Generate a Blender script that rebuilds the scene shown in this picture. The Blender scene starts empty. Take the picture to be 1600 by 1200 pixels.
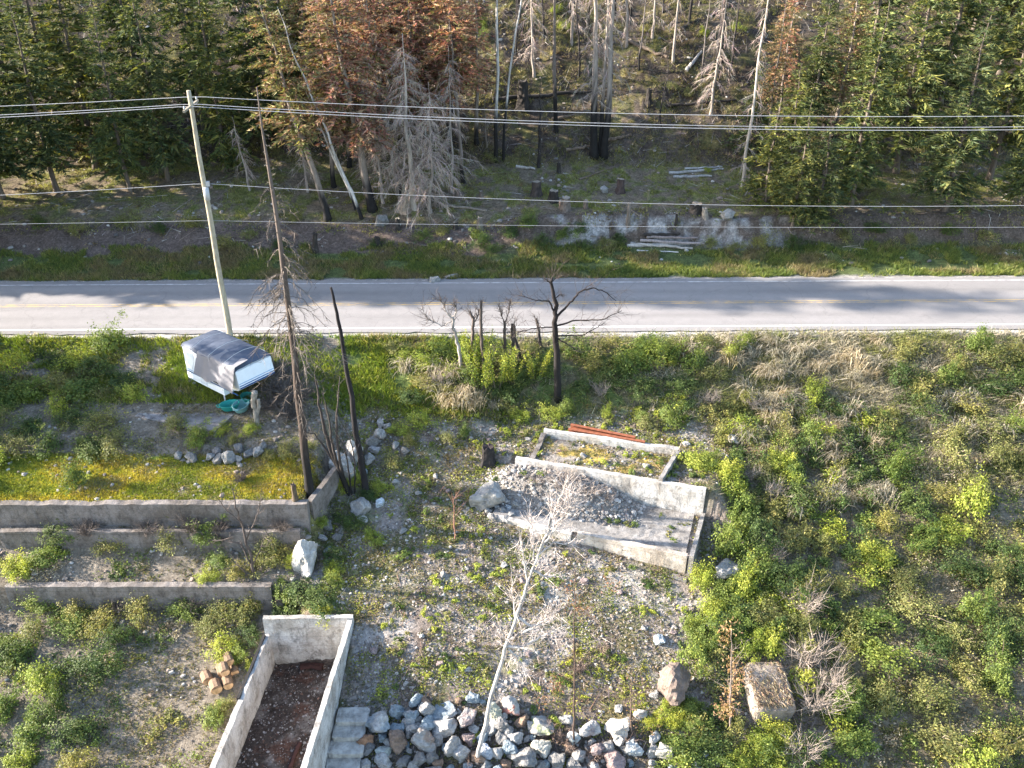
import bpy, math, random
import numpy as np
R = math.radians
scn = bpy.context.scene
col = scn.collection

# ------------------------------------------------------------------ camera
cam_d = bpy.data.cameras.new('camera'); cam = bpy.data.objects.new('camera', cam_d); col.objects.link(cam)
cam_d.sensor_width = 36.0; cam_d.lens = 32.51; cam_d.clip_start = 0.5; cam_d.clip_end = 3000
cam.location = (0, 0, 26.0); cam.rotation_euler = (R(60), 0, 0)
scn.camera = cam

# ------------------------------------------------------------------ sky, sun, exposure
SUN_EL, SUN_AZ = 21.0, 6.5            # low evening sun, from the side and slightly from beyond the road
world = bpy.data.worlds.new('World'); scn.world = world; world.use_nodes = True
wn = world.node_tree.nodes; wl = world.node_tree.links
sky = wn.new('ShaderNodeTexSky'); sky.sky_type = 'NISHITA'; sky.sun_disc = False
sky.sun_elevation = R(SUN_EL); sky.sun_rotation = R(-90 + SUN_AZ)
sky.air_density = 1.0; sky.dust_density = 1.2; sky.ozone_density = 1.2
bgn = wn.get('Background'); wl.new(sky.outputs[0], bgn.inputs[0]); bgn.inputs[1].default_value = 0.125
sd = bpy.data.lights.new('sun', 'SUN'); sd.energy = 5.0; sd.angle = R(0.55); sd.color = (1.0, 0.91, 0.80)
so = bpy.data.objects.new('sun', sd); col.objects.link(so)
so.rotation_euler = (R(90 - SUN_EL), 0, R(-90 - SUN_AZ)); so.location = (-60, 10, 60)
scn.view_settings.view_transform = 'Standard'; scn.view_settings.look = 'None'
scn.view_settings.exposure = 2.27; scn.view_settings.gamma = 1.0; scn.view_settings.use_curve_mapping = False

# ------------------------------------------------------------------ lie of the land
_T = np.random.default_rng(11).random((256, 256))
def vnoise(x, y, s=0):
    x = np.asarray(x, float) + s * 17.31; y = np.asarray(y, float) + s * 7.77
    xi = np.floor(x).astype(int); yi = np.floor(y).astype(int)
    fx = x - xi; fy = y - yi; fx = fx * fx * (3 - 2 * fx); fy = fy * fy * (3 - 2 * fy)
    a = _T[xi % 256, yi % 256]; b = _T[(xi + 1) % 256, yi % 256]
    c = _T[xi % 256, (yi + 1) % 256]; d = _T[(xi + 1) % 256, (yi + 1) % 256]
    return (a * (1 - fx) + b * fx) * (1 - fy) + (c * (1 - fx) + d * fx) * fy
def fbm(x, y, s=0, o=4):
    t = 0; a = .5; f = 1.0
    for k in range(o):
        t = t + a * vnoise(np.asarray(x) * f, np.asarray(y) * f, s + k * 3); a *= .5; f *= 2.03
    return t / (1 - .5 ** o)
def sstep(a, b, x):
    t = np.clip((np.asarray(x, float) - a) / (b - a), 0, 1); return t * t * (3 - 2 * t)
def road_shift(x):
    x = np.asarray(x, float); return .0129 * np.clip(x, -80, 80) - .02 * np.clip(-42 - x, 0, 20) ** 2
ROAD_Y = 55.6
K_MAIN = np.array([(-300, -60), (-60, -24), (0, -16.5), (20, -11.5), (26.4, -8.6), (31.5, -6.5), (35.2, -5.5), (38.5, -4.75), (42, -3.75),
                   (44, -3.0), (46.5, -2.2), (49.3, -.9), (50.9, -.12), (51.4, -.06), (59.9, -.06)])
K_LEFT = np.array([(-300, -60), (-60, -24), (0, -17), (20, -11.6), (26, -9.2), (33, -7.25), (34.45, -6.95), (34.6, -6.6), (34.75, -5.65), (36.6, -5.05), (36.8, -4.9), (36.95, -4.05),
                   (37.4, -3.95), (37.6, -2.75), (37.8, -2.68), (41, -2.4), (42, -2.1), (44.6, -1.7), (47.5, -1.3), (49.8, -.7), (50.9, -.12), (51.4, -.06), (59.9, -.06)])
K_FAR_R = np.array([(60.3, -.16), (62.5, 0), (64.4, .6), (65.9, 2.25), (70, 2.5), (76, 3.1), (94, 13.6), (120, 30), (200, 78), (500, 190)])
K_FAR_L = np.array([(60.3, -.16), (61.5, -.1), (63, .3), (68, 2.15), (72, 2.6), (76, 3.2), (94, 13.6), (120, 30), (200, 78), (500, 190)])
FA = np.array((.3, 42.05)); FU = np.array((.956, -.292)); FN = np.array((.292, .956))   # axes of the upper foundation
def f_st(x, y):
    return (x - FA[0]) * FU[0] + (y - FA[1]) * FU[1], (x - FA[0]) * FN[0] + (y - FA[1]) * FN[1]
def f_xy(s, t):
    return FA[0] + s * FU[0] + t * FN[0], FA[1] + s * FU[1] + t * FN[1]
def bx_r(y): return -7.72 - .076 * (32.6 - y)      # centre line of the basement's two long walls
def bx_l(y): return bx_r(y) - 4.05
def bank_wob(x, yy): return 1.5 * (fbm(x * .2, np.asarray(x) * 0 + 3.3, 12, 3) - .5) * sstep(61.5, 64, yy) * (1 - sstep(73, 77, yy))
def terrain(x, y):
    x = np.asarray(x, float); y = np.asarray(y, float)
    sh = road_shift(x); s = sstep(-9.5, -5.5, y - (ROAD_Y + sh)); yy = y - sh * s; yy = yy + bank_wob(x, yy)
    kr = np.concatenate([K_MAIN, K_FAR_R]); kl = np.concatenate([K_MAIN, K_FAR_L]); kt = np.concatenate([K_LEFT, K_FAR_L])
    wr = sstep(-2, 4, x)
    zr = np.interp(yy, kr[:, 0], kr[:, 1]); zl = np.interp(yy, kl[:, 0], kl[:, 1]); zt = np.interp(yy, kt[:, 0], kt[:, 1])
    z = zr * wr + zl * (1 - wr)
    wt = 1 - sstep(-10.9, -9.7, x)
    z = z * (1 - wt) + zt * wt
    # lumps
    am = np.where(yy > 62, .24 + .45 * sstep(75, 82, yy), .13) * (1 - sstep(49.5, 51, yy) * (1 - sstep(60, 63, yy)))
    am = am * (1 - .75 * wt * (yy < 45) * (yy > 33))
    z = z + am * (fbm(x * .22, y * .22, 1) - .5) * 2 + am * .35 * (fbm(x * 1.1, y * 1.1, 2, 3) - .5) * 2
    # levelled ground around the upper foundation
    fs, ft = f_st(x, y)
    fin = sstep(-4.0, -1.2, fs) * (1 - sstep(10.5, 12.2, fs))
    pad = fin * sstep(.0, .12, ft) * (1 - sstep(3.2, 6.0, ft))
    z = z * (1 - pad) + (-3.06 + .05 * (fbm(x, y, 5) - .5)) * pad
    slab = sstep(-1.6, -.3, fs) * (1 - sstep(10.15, 10.35, fs)) * (1 - sstep(-.02, .1, ft)) * sstep(-3.72, -3.55, ft)
    hm = np.interp(fs, [-2, 0, 2, 4, 5.5, 7.4], [1.1, 1.35, 1.42, 1.3, .8, 0]) + .25 * (fbm(x * .9, y * .9, 8) - .5)
    mound = hm * np.clip(1 - (np.abs(ft + .55) - .35) / 1.75, 0, 1) ** 1.15
    z = z * (1 - slab) + (-4.62 + np.maximum(mound, 0) * (ft < .05)) * slab
    # basement pit
    pit = (1 - sstep(32.55, 32.72, y)) * sstep(-.09, .09, x - bx_l(y)) * (1 - sstep(-.09, .09, x - bx_r(y))) * (y > 20)
    z = z * (1 - pit) + (-8.72 + .25 * (fbm(x * .8, y * .8, 9) - .5)) * pit
    return z
def tz(x, y): return float(terrain(x, y))

# ------------------------------------------------------------------ helpers
class MB:
    """collects triangles and builds ONE mesh object"""
    def __init__(s): s.V = []; s.F = []; s.C = []; s.n = 0
    def add(s, v, f, c=None):
        v = np.asarray(v, float).reshape(-1, 3); f = np.asarray(f, int).reshape(-1, 3)
        if c is None: c = (1, 1, 1)
        c = np.asarray(c, float)
        if c.ndim == 1: c = np.tile(c[None, :3], (len(v), 1))
        s.V.append(v); s.F.append(f + s.n); s.C.append(c[:, :3]); s.n += len(v); return s
    def mesh(s, name, mat=None, smooth=False):
        me = bpy.data.meshes.new(name)
        v = np.concatenate(s.V); f = np.concatenate(s.F); c = np.concatenate(s.C)
        me.vertices.add(len(v)); me.vertices.foreach_set('co', v.astype(np.float32).ravel())
        me.loops.add(f.size); me.loops.foreach_set('vertex_index', f.astype(np.int32).ravel())
        me.polygons.add(len(f)); me.polygons.foreach_set('loop_start', np.arange(0, f.size, 3, dtype=np.int32))
        me.update(calc_edges=True)
        a = me.color_attributes.new('tint', 'FLOAT_COLOR', 'POINT')
        a.data.foreach_set('color', np.concatenate([c, np.ones((len(c), 1))], 1).astype(np.float32).ravel())
        if mat: me.materials.append(mat)
        if not smooth: me.polygons.foreach_set('use_smooth', np.zeros(len(f), bool))
        else: me.polygons.foreach_set('use_smooth', np.ones(len(f), bool))
        return me
    def build(s, name, mat, parent=None, smooth=False, loc=None):
        o = bpy.data.objects.new(name, s.mesh(name, mat, smooth)); col.objects.link(o)
        if parent: o.parent = parent
        if loc is not None: o.location = loc
        return o
def mobj(name, me, parent=None, loc=None, rz=0, sc=1):
    o = bpy.data.objects.new(name, me); col.objects.link(o)
    if parent: o.parent = parent
    if loc is not None: o.location = loc
    o.rotation_euler = (0, 0, rz) if not isinstance(rz, tuple) else rz
    o.scale = (sc, sc, sc) if not isinstance(sc, tuple) else sc
    return o
def tag(o, label=None, cat=None, group=None, kind=None):
    if label: o['label'] = label
    if cat: o['category'] = cat
    if group: o['group'] = group
    if kind: o['kind'] = kind
    return o
def thing(name, label, cat, loc, rz=0, group=None, sc=1):
    o = bpy.data.objects.new(name, None); col.objects.link(o); o.empty_display_size = .2
    o.location = loc; o.rotation_euler = (0, 0, rz) if not isinstance(rz, tuple) else rz
    o.scale = (sc, sc, sc) if not isinstance(sc, tuple) else sc
    return tag(o, label, cat, group)
def gpos(xy, dz=0.0): return (xy[0], xy[1], tz(xy[0], xy[1]) + dz)

def tube(path, rad, sides=6, cap=True):
    path = np.asarray(path, float); n = len(path); rad = np.broadcast_to(np.asarray(rad, float), (n,))
    tan = np.gradient(path, axis=0); tan /= np.linalg.norm(tan, axis=1)[:, None] + 1e-9
    ref = np.where(np.abs(tan[:, 2:3]) > .9, np.array([[1., 0, 0]]), np.array([[0., 0, 1]]))
    a = np.cross(tan, ref); a /= np.linalg.norm(a, axis=1)[:, None] + 1e-9; b = np.cross(tan, a)
    if n > 1:      # keep the frame from twisting
        for i in range(1, n):
            ai = a[i - 1] - tan[i] * np.dot(a[i - 1], tan[i]); l = np.linalg.norm(ai)
            if l > 1e-6: a[i] = ai / l; b[i] = np.cross(tan[i], a[i])
    th = np.arange(sides) / sides * 2 * math.pi
    v = path[:, None] + rad[:, None, None] * (np.cos(th)[None, :, None] * a[:, None] + np.sin(th)[None, :, None] * b[:, None])
    v = v.reshape(-1, 3); f = []
    for i in range(n - 1):
        for k in range(sides):
            p, q = i * sides + k, i * sides + (k + 1) % sides
            f += [(p, q, q + sides), (p, q + sides, p + sides)]
    if cap:
        v = np.concatenate([v, path[:1], path[-1:]]); m = n * sides
        for k in range(sides):
            f += [(m, (k + 1) % sides, k), (m + 1, (n - 1) * sides + k, (n - 1) * sides + (k + 1) % sides)]
    return v, np.array(f)
def box(x0, x1, y0, y1, z0, z1):
    v = np.array([(x, y, z) for z in (z0, z1) for y in (y0, y1) for x in (x0, x1)], float)
    q = [(0, 2, 3, 1), (4, 5, 7, 6), (0, 1, 5, 4), (2, 6, 7, 3), (0, 4, 6, 2), (1, 3, 7, 5)]
    return v, np.array([t for a, b, c, d in q for t in ((a, b, c), (a, c, d))])
def icosphere(sub):
    t = (1 + 5 ** .5) / 2
    v = np.array([(-1, t, 0), (1, t, 0), (-1, -t, 0), (1, -t, 0), (0, -1, t), (0, 1, t), (0, -1, -t), (0, 1, -t), (t, 0, -1), (t, 0, 1), (-t, 0, -1), (-t, 0, 1)], float)
    f = [(0, 11, 5), (0, 5, 1), (0, 1, 7), (0, 7, 10), (0, 10, 11), (1, 5, 9), (5, 11, 4), (11, 10, 2), (10, 7, 6), (7, 1, 8), (3, 9, 4), (3, 4, 2), (3, 2, 6), (3, 6, 8), (3, 8, 9), (4, 9, 5), (2, 4, 11), (6, 2, 10), (8, 6, 7), (9, 8, 1)]
    v = [tuple(p / np.linalg.norm(p)) for p in v]
    for _ in range(sub):
        mid = {}; nf = []
        def m(a, b):
            k = (min(a, b), max(a, b))
            if k not in mid:
                p = np.array(v[a]) + np.array(v[b]); v.append(tuple(p / np.linalg.norm(p))); mid[k] = len(v) - 1
            return mid[k]
        for a, b, c in f:
            x, y, z = m(a, b), m(b, c), m(c, a); nf += [(a, x, z), (b, y, x), (c, z, y), (x, y, z)]
        f = nf
    return np.array(v), np.array(f)
ICO = {k: icosphere(k) for k in (0, 1, 2, 3)}
def rock(seed, sub=2, planes=9, rough=.05, lo=.62, hi=1.0, squash=1.0):
    """an angular broken stone of radius about 1, flat shaded"""
    g = np.random.default_rng(seed); d, f = ICO[sub]
    n = g.normal(size=(planes, 3)); n /= np.linalg.norm(n, axis=1)[:, None]; h = g.uniform(lo, hi, planes)
    dots = d @ n.T; r = np.where(dots > .05, h[None] / np.maximum(dots, .05), 9).min(1); r = np.minimum(r, 1.15)
    r *= 1 + rough * (fbm(d[:, 0] * 3 + 9, d[:, 1] * 3 + d[:, 2] * 2.3 + 5, seed % 50) - .5) * 2 + g.normal(0, rough * .18, len(d))
    r *= 1 + .22 * (fbm(d[:, 0] * 1.3 + seed * .7, d[:, 1] * 1.3 + d[:, 2] * 1.6, seed % 31, 2) - .5) * 2
    v = d * r[:, None]; v[:, 2] *= squash
    return v, f
def leaves(pos, nrm, size, g, aspect=.55, fold=.0):
    """one rhombic leaf (two triangles) at each pos, facing about nrm"""
    n = len(pos); nrm = nrm / (np.linalg.norm(nrm, axis=1)[:, None] + 1e-9)
    t = np.cross(nrm, g.normal(size=(n, 3))); t /= np.linalg.norm(t, axis=1)[:, None] + 1e-9; b = np.cross(nrm, t)
    s = np.asarray(size)[:, None]
    v = np.stack([pos - t * s * .5, pos + b * s * aspect * .5, pos + t * s * .5, pos - b * s * aspect * .5], 1).reshape(-1, 3)
    i = np.arange(n)[:, None] * 4; f = np.concatenate([i + np.array([[0, 1, 2]]), i + np.array([[0, 2, 3]])])
    return v, f
def strips(p0, p1, w, g, bend=0):
    """thin triangles from p0 tapering to p1 (twigs, needles, blades)"""
    n = len(p0); d = p1 - p0; s = np.cross(d, g.normal(size=(n, 3))); s /= np.linalg.norm(s, axis=1)[:, None] + 1e-9
    w = np.broadcast_to(np.asarray(w, float), (n,))[:, None]
    v = np.stack([p0 - s * w * .5, p0 + s * w * .5, p1], 1).reshape(-1, 3)
    return v, np.arange(3 * n).reshape(-1, 3)
def rep(c, k): return np.repeat(c, k, axis=0)
def jit(base, n, g, v=.25, h=.08):
    """n variations of one leaf or stone colour"""
    c = np.asarray(base)[None] * np.exp(g.normal(0, v, (n, 1))) * np.exp(g.normal(0, h, (n, 3)))
    return np.clip(c, .005, .95)

# ------------------------------------------------------------------ materials
def nmat(name):
    m = bpy.data.materials.new(name); m.use_nodes = True; nt = m.node_tree
    return m, nt, nt.nodes['Principled BSDF'], nt.nodes, nt.links
def mix_rgb(nt, kind, fac, a, b):
    n = nt.nodes.new('ShaderNodeMix'); n.data_type = 'RGBA'; n.blend_type = kind
    for sock, val in ((n.inputs[0], fac), (n.inputs[6], a), (n.inputs[7], b)):
        if hasattr(val, 'links'): nt.links.new(val, sock)
        else: sock.default_value = val if not isinstance(val, tuple) else (*val, 1)
    return n.outputs[2]
def noise_n(nt, scale, detail=4, rough=.6, coord='Object', stretch=None):
    tc = nt.nodes.new('ShaderNodeTexCoord'); n = nt.nodes.new('ShaderNodeTexNoise')
    n.inputs['Scale'].default_value = scale; n.inputs['Detail'].default_value = detail; n.inputs['Roughness'].default_value = rough
    if stretch:
        mp = nt.nodes.new('ShaderNodeMapping'); mp.inputs['Scale'].default_value = stretch
        nt.links.new(tc.outputs[coord], mp.inputs[0]); nt.links.new(mp.outputs[0], n.inputs['Vector'])
    else: nt.links.new(tc.outputs[coord], n.inputs['Vector'])
    return n.outputs['Fac']
def ramp(nt, fac, stops):
    r = nt.nodes.new('ShaderNodeValToRGB'); nt.links.new(fac, r.inputs[0])
    while len(r.color_ramp.elements) < len(stops): r.color_ramp.elements.new(.5)
    for e, (p, c) in zip(r.color_ramp.elements, stops): e.position = p; e.color = (*(c if isinstance(c, tuple) else (c, c, c)), 1)
    return r.outputs[0]
def bump(nt, h, strength, dist, bsdf):
    b = nt.nodes.new('ShaderNodeBump'); b.inputs['Strength'].default_value = strength; b.inputs['Distance'].default_value = dist
    nt.links.new(h, b.inputs['Height']); nt.links.new(b.outputs[0], bsdf.inputs['Normal'])
def tint_mat(name, base, lo=.6, hi=1.3, scale=6, rough=.9, bmp=.4, dist=.03, stretch=None):
    """base colour x the mesh's own tint x mottling"""
    m, nt, b, N, L = nmat(name)
    at = N.new('ShaderNodeAttribute'); at.attribute_name = 'tint'
    c = mix_rgb(nt, 'MULTIPLY', 1.0, at.outputs['Color'], base)
    f = noise_n(nt, scale, 5, .65, 'Object', stretch)
    c = mix_rgb(nt, 'MULTIPLY', 1.0, c, ramp(nt, f, [(.25, lo), (.75, hi)]))
    L.new(c, b.inputs['Base Color']); b.inputs['Roughness'].default_value = rough; b.inputs['Specular IOR Level'].default_value = .25
    if bmp: bump(nt, f, bmp, dist, b)
    return m
def leaf_mat(name, trans=.4, rough=.6):
    m, nt, b, N, L = nmat(name)
    at = N.new('ShaderNodeAttribute'); at.attribute_name = 'tint'
    oi = N.new('ShaderNodeObjectInfo')
    v = ramp(nt, oi.outputs['Random'], [(0, (.80, .84, .8)), (.5, (1, 1, 1)), (1, (1.2, 1.1, .9))])
    c = mix_rgb(nt, 'MULTIPLY', 1.0, at.outputs['Color'], v)
    L.new(c, b.inputs['Base Color']); b.inputs['Roughness'].default_value = rough; b.inputs['Specular IOR Level'].default_value = .3
    tr = N.new('ShaderNodeBsdfTranslucent'); L.new(mix_rgb(nt, 'MULTIPLY', 1.0, c, (1.15, 1.15, .6)), tr.inputs['Color'])
    mx = N.new('ShaderNodeMixShader'); mx.inputs[0].default_value = trans
    L.new(b.outputs[0], mx.inputs[1]); L.new(tr.outputs[0], mx.inputs[2]); L.new(mx.outputs[0], N['Material Output'].inputs[0])
    return m
M = {}
M['leaf'] = leaf_mat('leaf'); M['needle'] = leaf_mat('needle', .25, .7); M['grass'] = leaf_mat('grass', .35)
M['bark'] = tint_mat('bark', (1, 1, 1), .55, 1.35, 9, .95, .7, .03, (1, 1, .25))
M['stone'] = tint_mat('stone', (1, 1, 1), .45, 1.35, 2.6, .9, .9, .12)
M['pebble'] = tint_mat('pebble', (1, 1, 1), .7, 1.2, 9, .9, 0)
M['twig'] = tint_mat('twig', (1, 1, 1), .8, 1.15, 5, .9, 0)
M['wire'] = tint_mat('wire', (.42, .42, .43), .9, 1.05, 2, .45, 0)
M['metal'] = tint_mat('metal', (1, 1, 1), .8, 1.1, 4, .5, .1, .01)
M['rust'] = tint_mat('rust', (1, 1, 1), .5, 1.3, 5, .85, .4, .01)
M['tarp'] = tint_mat('tarp', (1, 1, 1), .85, 1.1, 1.5, .6, .35, .06)
M['paint'] = tint_mat('paint', (1, 1, 1), .93, 1.04, 3, .4, 0)
def concrete(name, base, stain, soot=.0):
    m, nt, b, N, L = nmat(name)
    at = N.new('ShaderNodeAttribute'); at.attribute_name = 'tint'
    f1 = noise_n(nt, .9, 6, .7); f2 = noise_n(nt, 3.0, 6, .75, 'Object', (1, 1, .35)); f3 = noise_n(nt, 14, 5, .7)
    c = mix_rgb(nt, 'MIX', ramp(nt, f1, [(.40, 0), (.60, 1)]), base, stain)
    c = mix_rgb(nt, 'MULTIPLY', 1.0, c, ramp(nt, f2, [(.30, .42), (.48, .95), (.8, 1.12)]))
    c = mix_rgb(nt, 'MULTIPLY', 1.0, c, ramp(nt, f3, [(.3, .72), (.6, 1.08)]))
    if soot: c = mix_rgb(nt, 'MIX', ramp(nt, noise_n(nt, 1.7, 5, .7), [(.56, 0), (.70, soot)]), c, (.06, .055, .05))
    tc = N.new('ShaderNodeTexCoord'); wv = N.new('ShaderNodeTexWave'); wv.bands_direction = 'Z'; wv.inputs['Scale'].default_value = .55; wv.inputs['Distortion'].default_value = .25; wv.inputs['Detail'].default_value = 3
    L.new(tc.outputs['Object'], wv.inputs['Vector']); c = mix_rgb(nt, 'MULTIPLY', .22, c, ramp(nt, wv.outputs['Fac'], [(.0, .25), (.035, 1.0)]))     # board marks
    vo = N.new('ShaderNodeTexVoronoi'); vo.feature = 'DISTANCE_TO_EDGE'; vo.inputs['Scale'].default_value = .55; nz = N.new('ShaderNodeTexNoise'); nz.inputs['Scale'].default_value = 1.6; nz.inputs['Detail'].default_value = 6
    L.new(tc.outputs['Object'], nz.inputs['Vector']); vm = N.new('ShaderNodeVectorMath'); vm.operation = 'MULTIPLY_ADD'; vm.inputs[1].default_value = (1.4, 1.4, 1.4)
    L.new(nz.outputs['Color'], vm.inputs[0]); L.new(tc.outputs['Object'], vm.inputs[2]); L.new(vm.outputs[0], vo.inputs['Vector'])
    c = mix_rgb(nt, 'MULTIPLY', .2, c, ramp(nt, vo.outputs['Distance'], [(.006, .2), (.016, 1.0)]))                                              # cracks
    c = mix_rgb(nt, 'MULTIPLY', 1.0, c, at.outputs['Color'])
    L.new(c, b.inputs['Base Color']); b.inputs['Roughness'].default_value = .9; b.inputs['Specular IOR Level'].default_value = .2
    bump(nt, f3, .7, .05, b); return m
M['conc_white'] = concrete('conc_white', (.56, .54, .515), (.36, .33, .295), .7)
M['conc_grey'] = concrete('conc_grey', (.235, .21, .195), (.14, .12, .105), .75)
M['conc_slab'] = concrete('conc_slab', (.32, .30, .28), (.19, .175, .16), .7)

# ------------------------------------------------------------------ the setting: ground, road
def axis(parts):
    a = [np.arange(p, q, s) for p, q, s in parts]; return np.unique(np.round(np.concatenate(a), 3))
gx = axis([(-420, -120, 30), (-120, -60, 4), (-60, -26, .6), (-26, -13, .3), (-13, 13, .14), (13, 26, .3), (26, 60, .6), (60, 120, 4), (120, 430, 30)])
gy = axis([(-290, -40, 25), (-40, 10, 4), (10, 22, .8), (22, 46, .14), (46, 66, .2), (66, 98, .4), (98, 140, 3), (140, 480, 20)])
X, Y = np.meshgrid(gx, gy); Xf, Yf = X.ravel(), Y.ravel(); Zf = terrain(Xf, Yf)
def colour_at(x, y):
    """the colour of the soil, gravel or moss at each place, and how stony it is"""
    n1 = fbm(x * .35, y * .35, 21); n2 = fbm(x * 1.3, y * 1.3, 24); n3 = fbm(x * .9, y * .9, 29); n4 = fbm(x * 2.6, y * 2.6, 31)
    sh = road_shift(x); yy = y - sh; yy = yy + bank_wob(x, yy)
    c = np.empty(x.shape + (3,)); st = np.full(x.shape, .8)
    def put(mask, colr):
        m = np.clip(mask, 0, 1)[..., None]; c[:] = c * (1 - m) + np.array(colr) * m
    c[:] = (.235, .20, .176)                                            # pale gravelly fill of the lot
    put(sstep(.48, .66, n1), (.155, .122, .102)); put(sstep(.56, .70, n2), (.31, .278, .255)); put(sstep(.54, .68, n3) * .75, (.135, .13, .055)); put(sstep(.60, .72, fbm(x * .6, y * .6, 50)) * .8, (.34, .31, .28))
    emb = sstep(44.5, 47, y) * (1 - sstep(50.6, 51.2, yy))
    put(emb, (.13, .115, .07)); put(emb * sstep(.45, .6, n2), (.10, .13, .04))
    rt = sstep(10.5, 13.5, x + .9 * np.minimum(0, y - 36) * .35) * (y < 51); put(rt * .85, (.17, .145, .10)); st = np.where(rt > .5, .4, st)
    lf = (1 - sstep(-11, -9.6, x)) * (y < 51)
    put(lf, (.20, .17, .135)); put(lf * (y > 37.5) * (y < 41.3) * sstep(.30, .52, n3 + .1), (.34, .29, .05))
    put(lf * (y > 37.5) * (y < 41.3) * sstep(.5, .6, n2), (.22, .25, .04)); st = np.where(lf > .5, .45, st)
    mid = (1 - sstep(-6.5, -2, x)) * (x > -10.5) * (y > 33) * (y < 47); put(mid * .7 * sstep(.36, .55, n3), (.125, .13, .05))
    # interior of the upper foundation
    fs, ft = f_st(x, y); fi = (fs > .6) * (fs < 8.6) * (ft > .3) * (ft < 3.2)
    put(fi * .8, (.26, .235, .21)); put(fi * .8 * sstep(.56, .68, n2 + .12 * np.exp(-((fs - 3) ** 2 + (ft - 1.2) ** 2))), (.42, .30, .05))
    pile = (1 - sstep(28.2, 29.4, y + .1 * np.abs(x + 2))) * sstep(.8, 1.4, x - bx_r(y)) * (1 - sstep(6, 8, x)); put(pile * .8, (.075, .062, .052))  # soil under the rock pile painted dark for the shaded gaps between rocks
    mnd = (fs > -1.5) * (fs < 7.6) * (ft > -2.4) * (ft < .0); put(mnd * .8, (.27, .25, .23)); put(mnd * sstep(.55, .65, n2) * .6, (.16, .14, .12))
    # basement floor
    pit = (y < 32.6) * (x > bx_l(y)) * (x < bx_r(y)); put(pit, (.062, .050, .044)); put(pit * sstep(.52, .66, n2), (.16, .145, .135)); put(pit * sstep(.56, .68, n3), (.095, .055, .042))
    # beyond the road
    far = sstep(59.6, 60.6, yy); st = np.where(far > .5, .35, st)
    put(far, (.11, .085, .068)); verge = far * (1 - sstep(63.6, 64.8, yy)); put(verge, (.085, .105, .04)); 
    put(far * (yy > 64.2) * (yy < 66.2) * sstep(1.5, 4, x) * (1 - sstep(19, 23, x)) * sstep(.40, .56, n2 * .6 + n3 * .4) * .9, (.32, .305, .29))
    put(far * (yy > 63.3) * (yy < 68) * (1 - sstep(-3, 2, x)), (.125, .095, .08))
    bench = sstep(66.2, 67.5, yy) * (1 - sstep(75, 77.5, yy))
    put(bench, (.17, .135, .095)); put(bench * .8 * sstep(.50, .60, n3), (.19, .19, .055)); put(bench * .8 * sstep(.56, .66, n2), (.14, .15, .045))
    hill = sstep(75.5, 78, yy); put(hill, (.058, .045, .036)); put(hill * sstep(.5, .66, n1), (.098, .078, .062)); put(hill * .7 * sstep(.56, .68, n3), (.11, .11, .04))
    put(hill * sstep(.60, .7, n2) * .7, (.17, .14, .05))
    # gravel shoulders of the road
    d = yy - ROAD_Y; put(sstep(3.85, 4.1, d) * (1 - sstep(4.5, 5.0, d + .5 * (n2 - .5))), (.29, .27, .25)); put((1 - sstep(-4.1, -3.85, d)) * sstep(-4.7, -4.4, d + .5 * (n2 - .5)), (.42, .39, .345))
    c *= (.82 + .36 * n4)[..., None]
    return c, st
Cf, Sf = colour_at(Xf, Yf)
nx, ny = len(gx), len(gy)
ii = (np.arange(ny - 1)[:, None] * nx + np.arange(nx - 1)[None]).ravel()
gf = np.concatenate([np.stack([ii, ii + 1, ii + nx + 1], 1), np.stack([ii, ii + nx + 1, ii + nx], 1)])
gm, nt, b, N, L = nmat('soil_and_gravel')
at = N.new('ShaderNodeAttribute'); at.attribute_name = 'tint'
vo = N.new('ShaderNodeTexVoronoi'); vo.inputs['Scale'].default_value = 9.0; vo.inputs['Randomness'].default_value = 1
tc = N.new('ShaderNodeTexCoord'); L.new(tc.outputs['Object'], vo.inputs['Vector'])
sp = ramp(nt, vo.outputs['Color'], [(.05, .55), (.55, 1.0), (.95, 1.5)])
f1 = noise_n(nt, 2.2, 8, .72); f2 = noise_n(nt, 22, 4, .7)
c = mix_rgb(nt, 'MULTIPLY', .75, at.outputs['Color'], sp)
c = mix_rgb(nt, 'MULTIPLY', 1.0, c, ramp(nt, f1, [(.3, .62), (.7, 1.32)]))
c = mix_rgb(nt, 'MULTIPLY', 1.0, c, ramp(nt, f2, [(.3, .78), (.7, 1.22)]))
L.new(c, b.inputs['Base Color']); b.inputs['Roughness'].default_value = 1; b.inputs['Specular IOR Level'].default_value = .1
ad = N.new('ShaderNodeMath'); ad.operation = 'ADD'; L.new(f1, ad.inputs[0]); L.new(f2, ad.inputs[1])
bump(nt, ad.outputs[0], .8, .08, b)
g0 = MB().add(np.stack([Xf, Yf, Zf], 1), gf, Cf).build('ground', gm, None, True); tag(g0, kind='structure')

rm, nt, b, N, L = nmat('worn_asphalt')
f1 = noise_n(nt, .35, 6, .6, 'Object', (.12, 1.2, 1)); f2 = noise_n(nt, 30, 4, .8); f3 = noise_n(nt, 1.6, 6, .7)
ra = N.new('ShaderNodeAttribute'); ra.attribute_name = 'tint'
c = mix_rgb(nt, 'MIX', ramp(nt, f1, [(.35, 0), (.65, 1)]), (.205, .193, .186), (.25, .234, .226)); c = mix_rgb(nt, 'MULTIPLY', 1.0, c, ra.outputs['Color'])
c = mix_rgb(nt, 'MULTIPLY', 1.0, c, ramp(nt, f2, [(.3, .8), (.7, 1.18)])); c = mix_rgb(nt, 'MULTIPLY', 1.0, c, ramp(nt, f3, [(.3, .93), (.7, 1.06)]))
vo = N.new('ShaderNodeTexVoronoi'); vo.feature = 'DISTANCE_TO_EDGE'; vo.inputs['Scale'].default_value = .22
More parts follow.
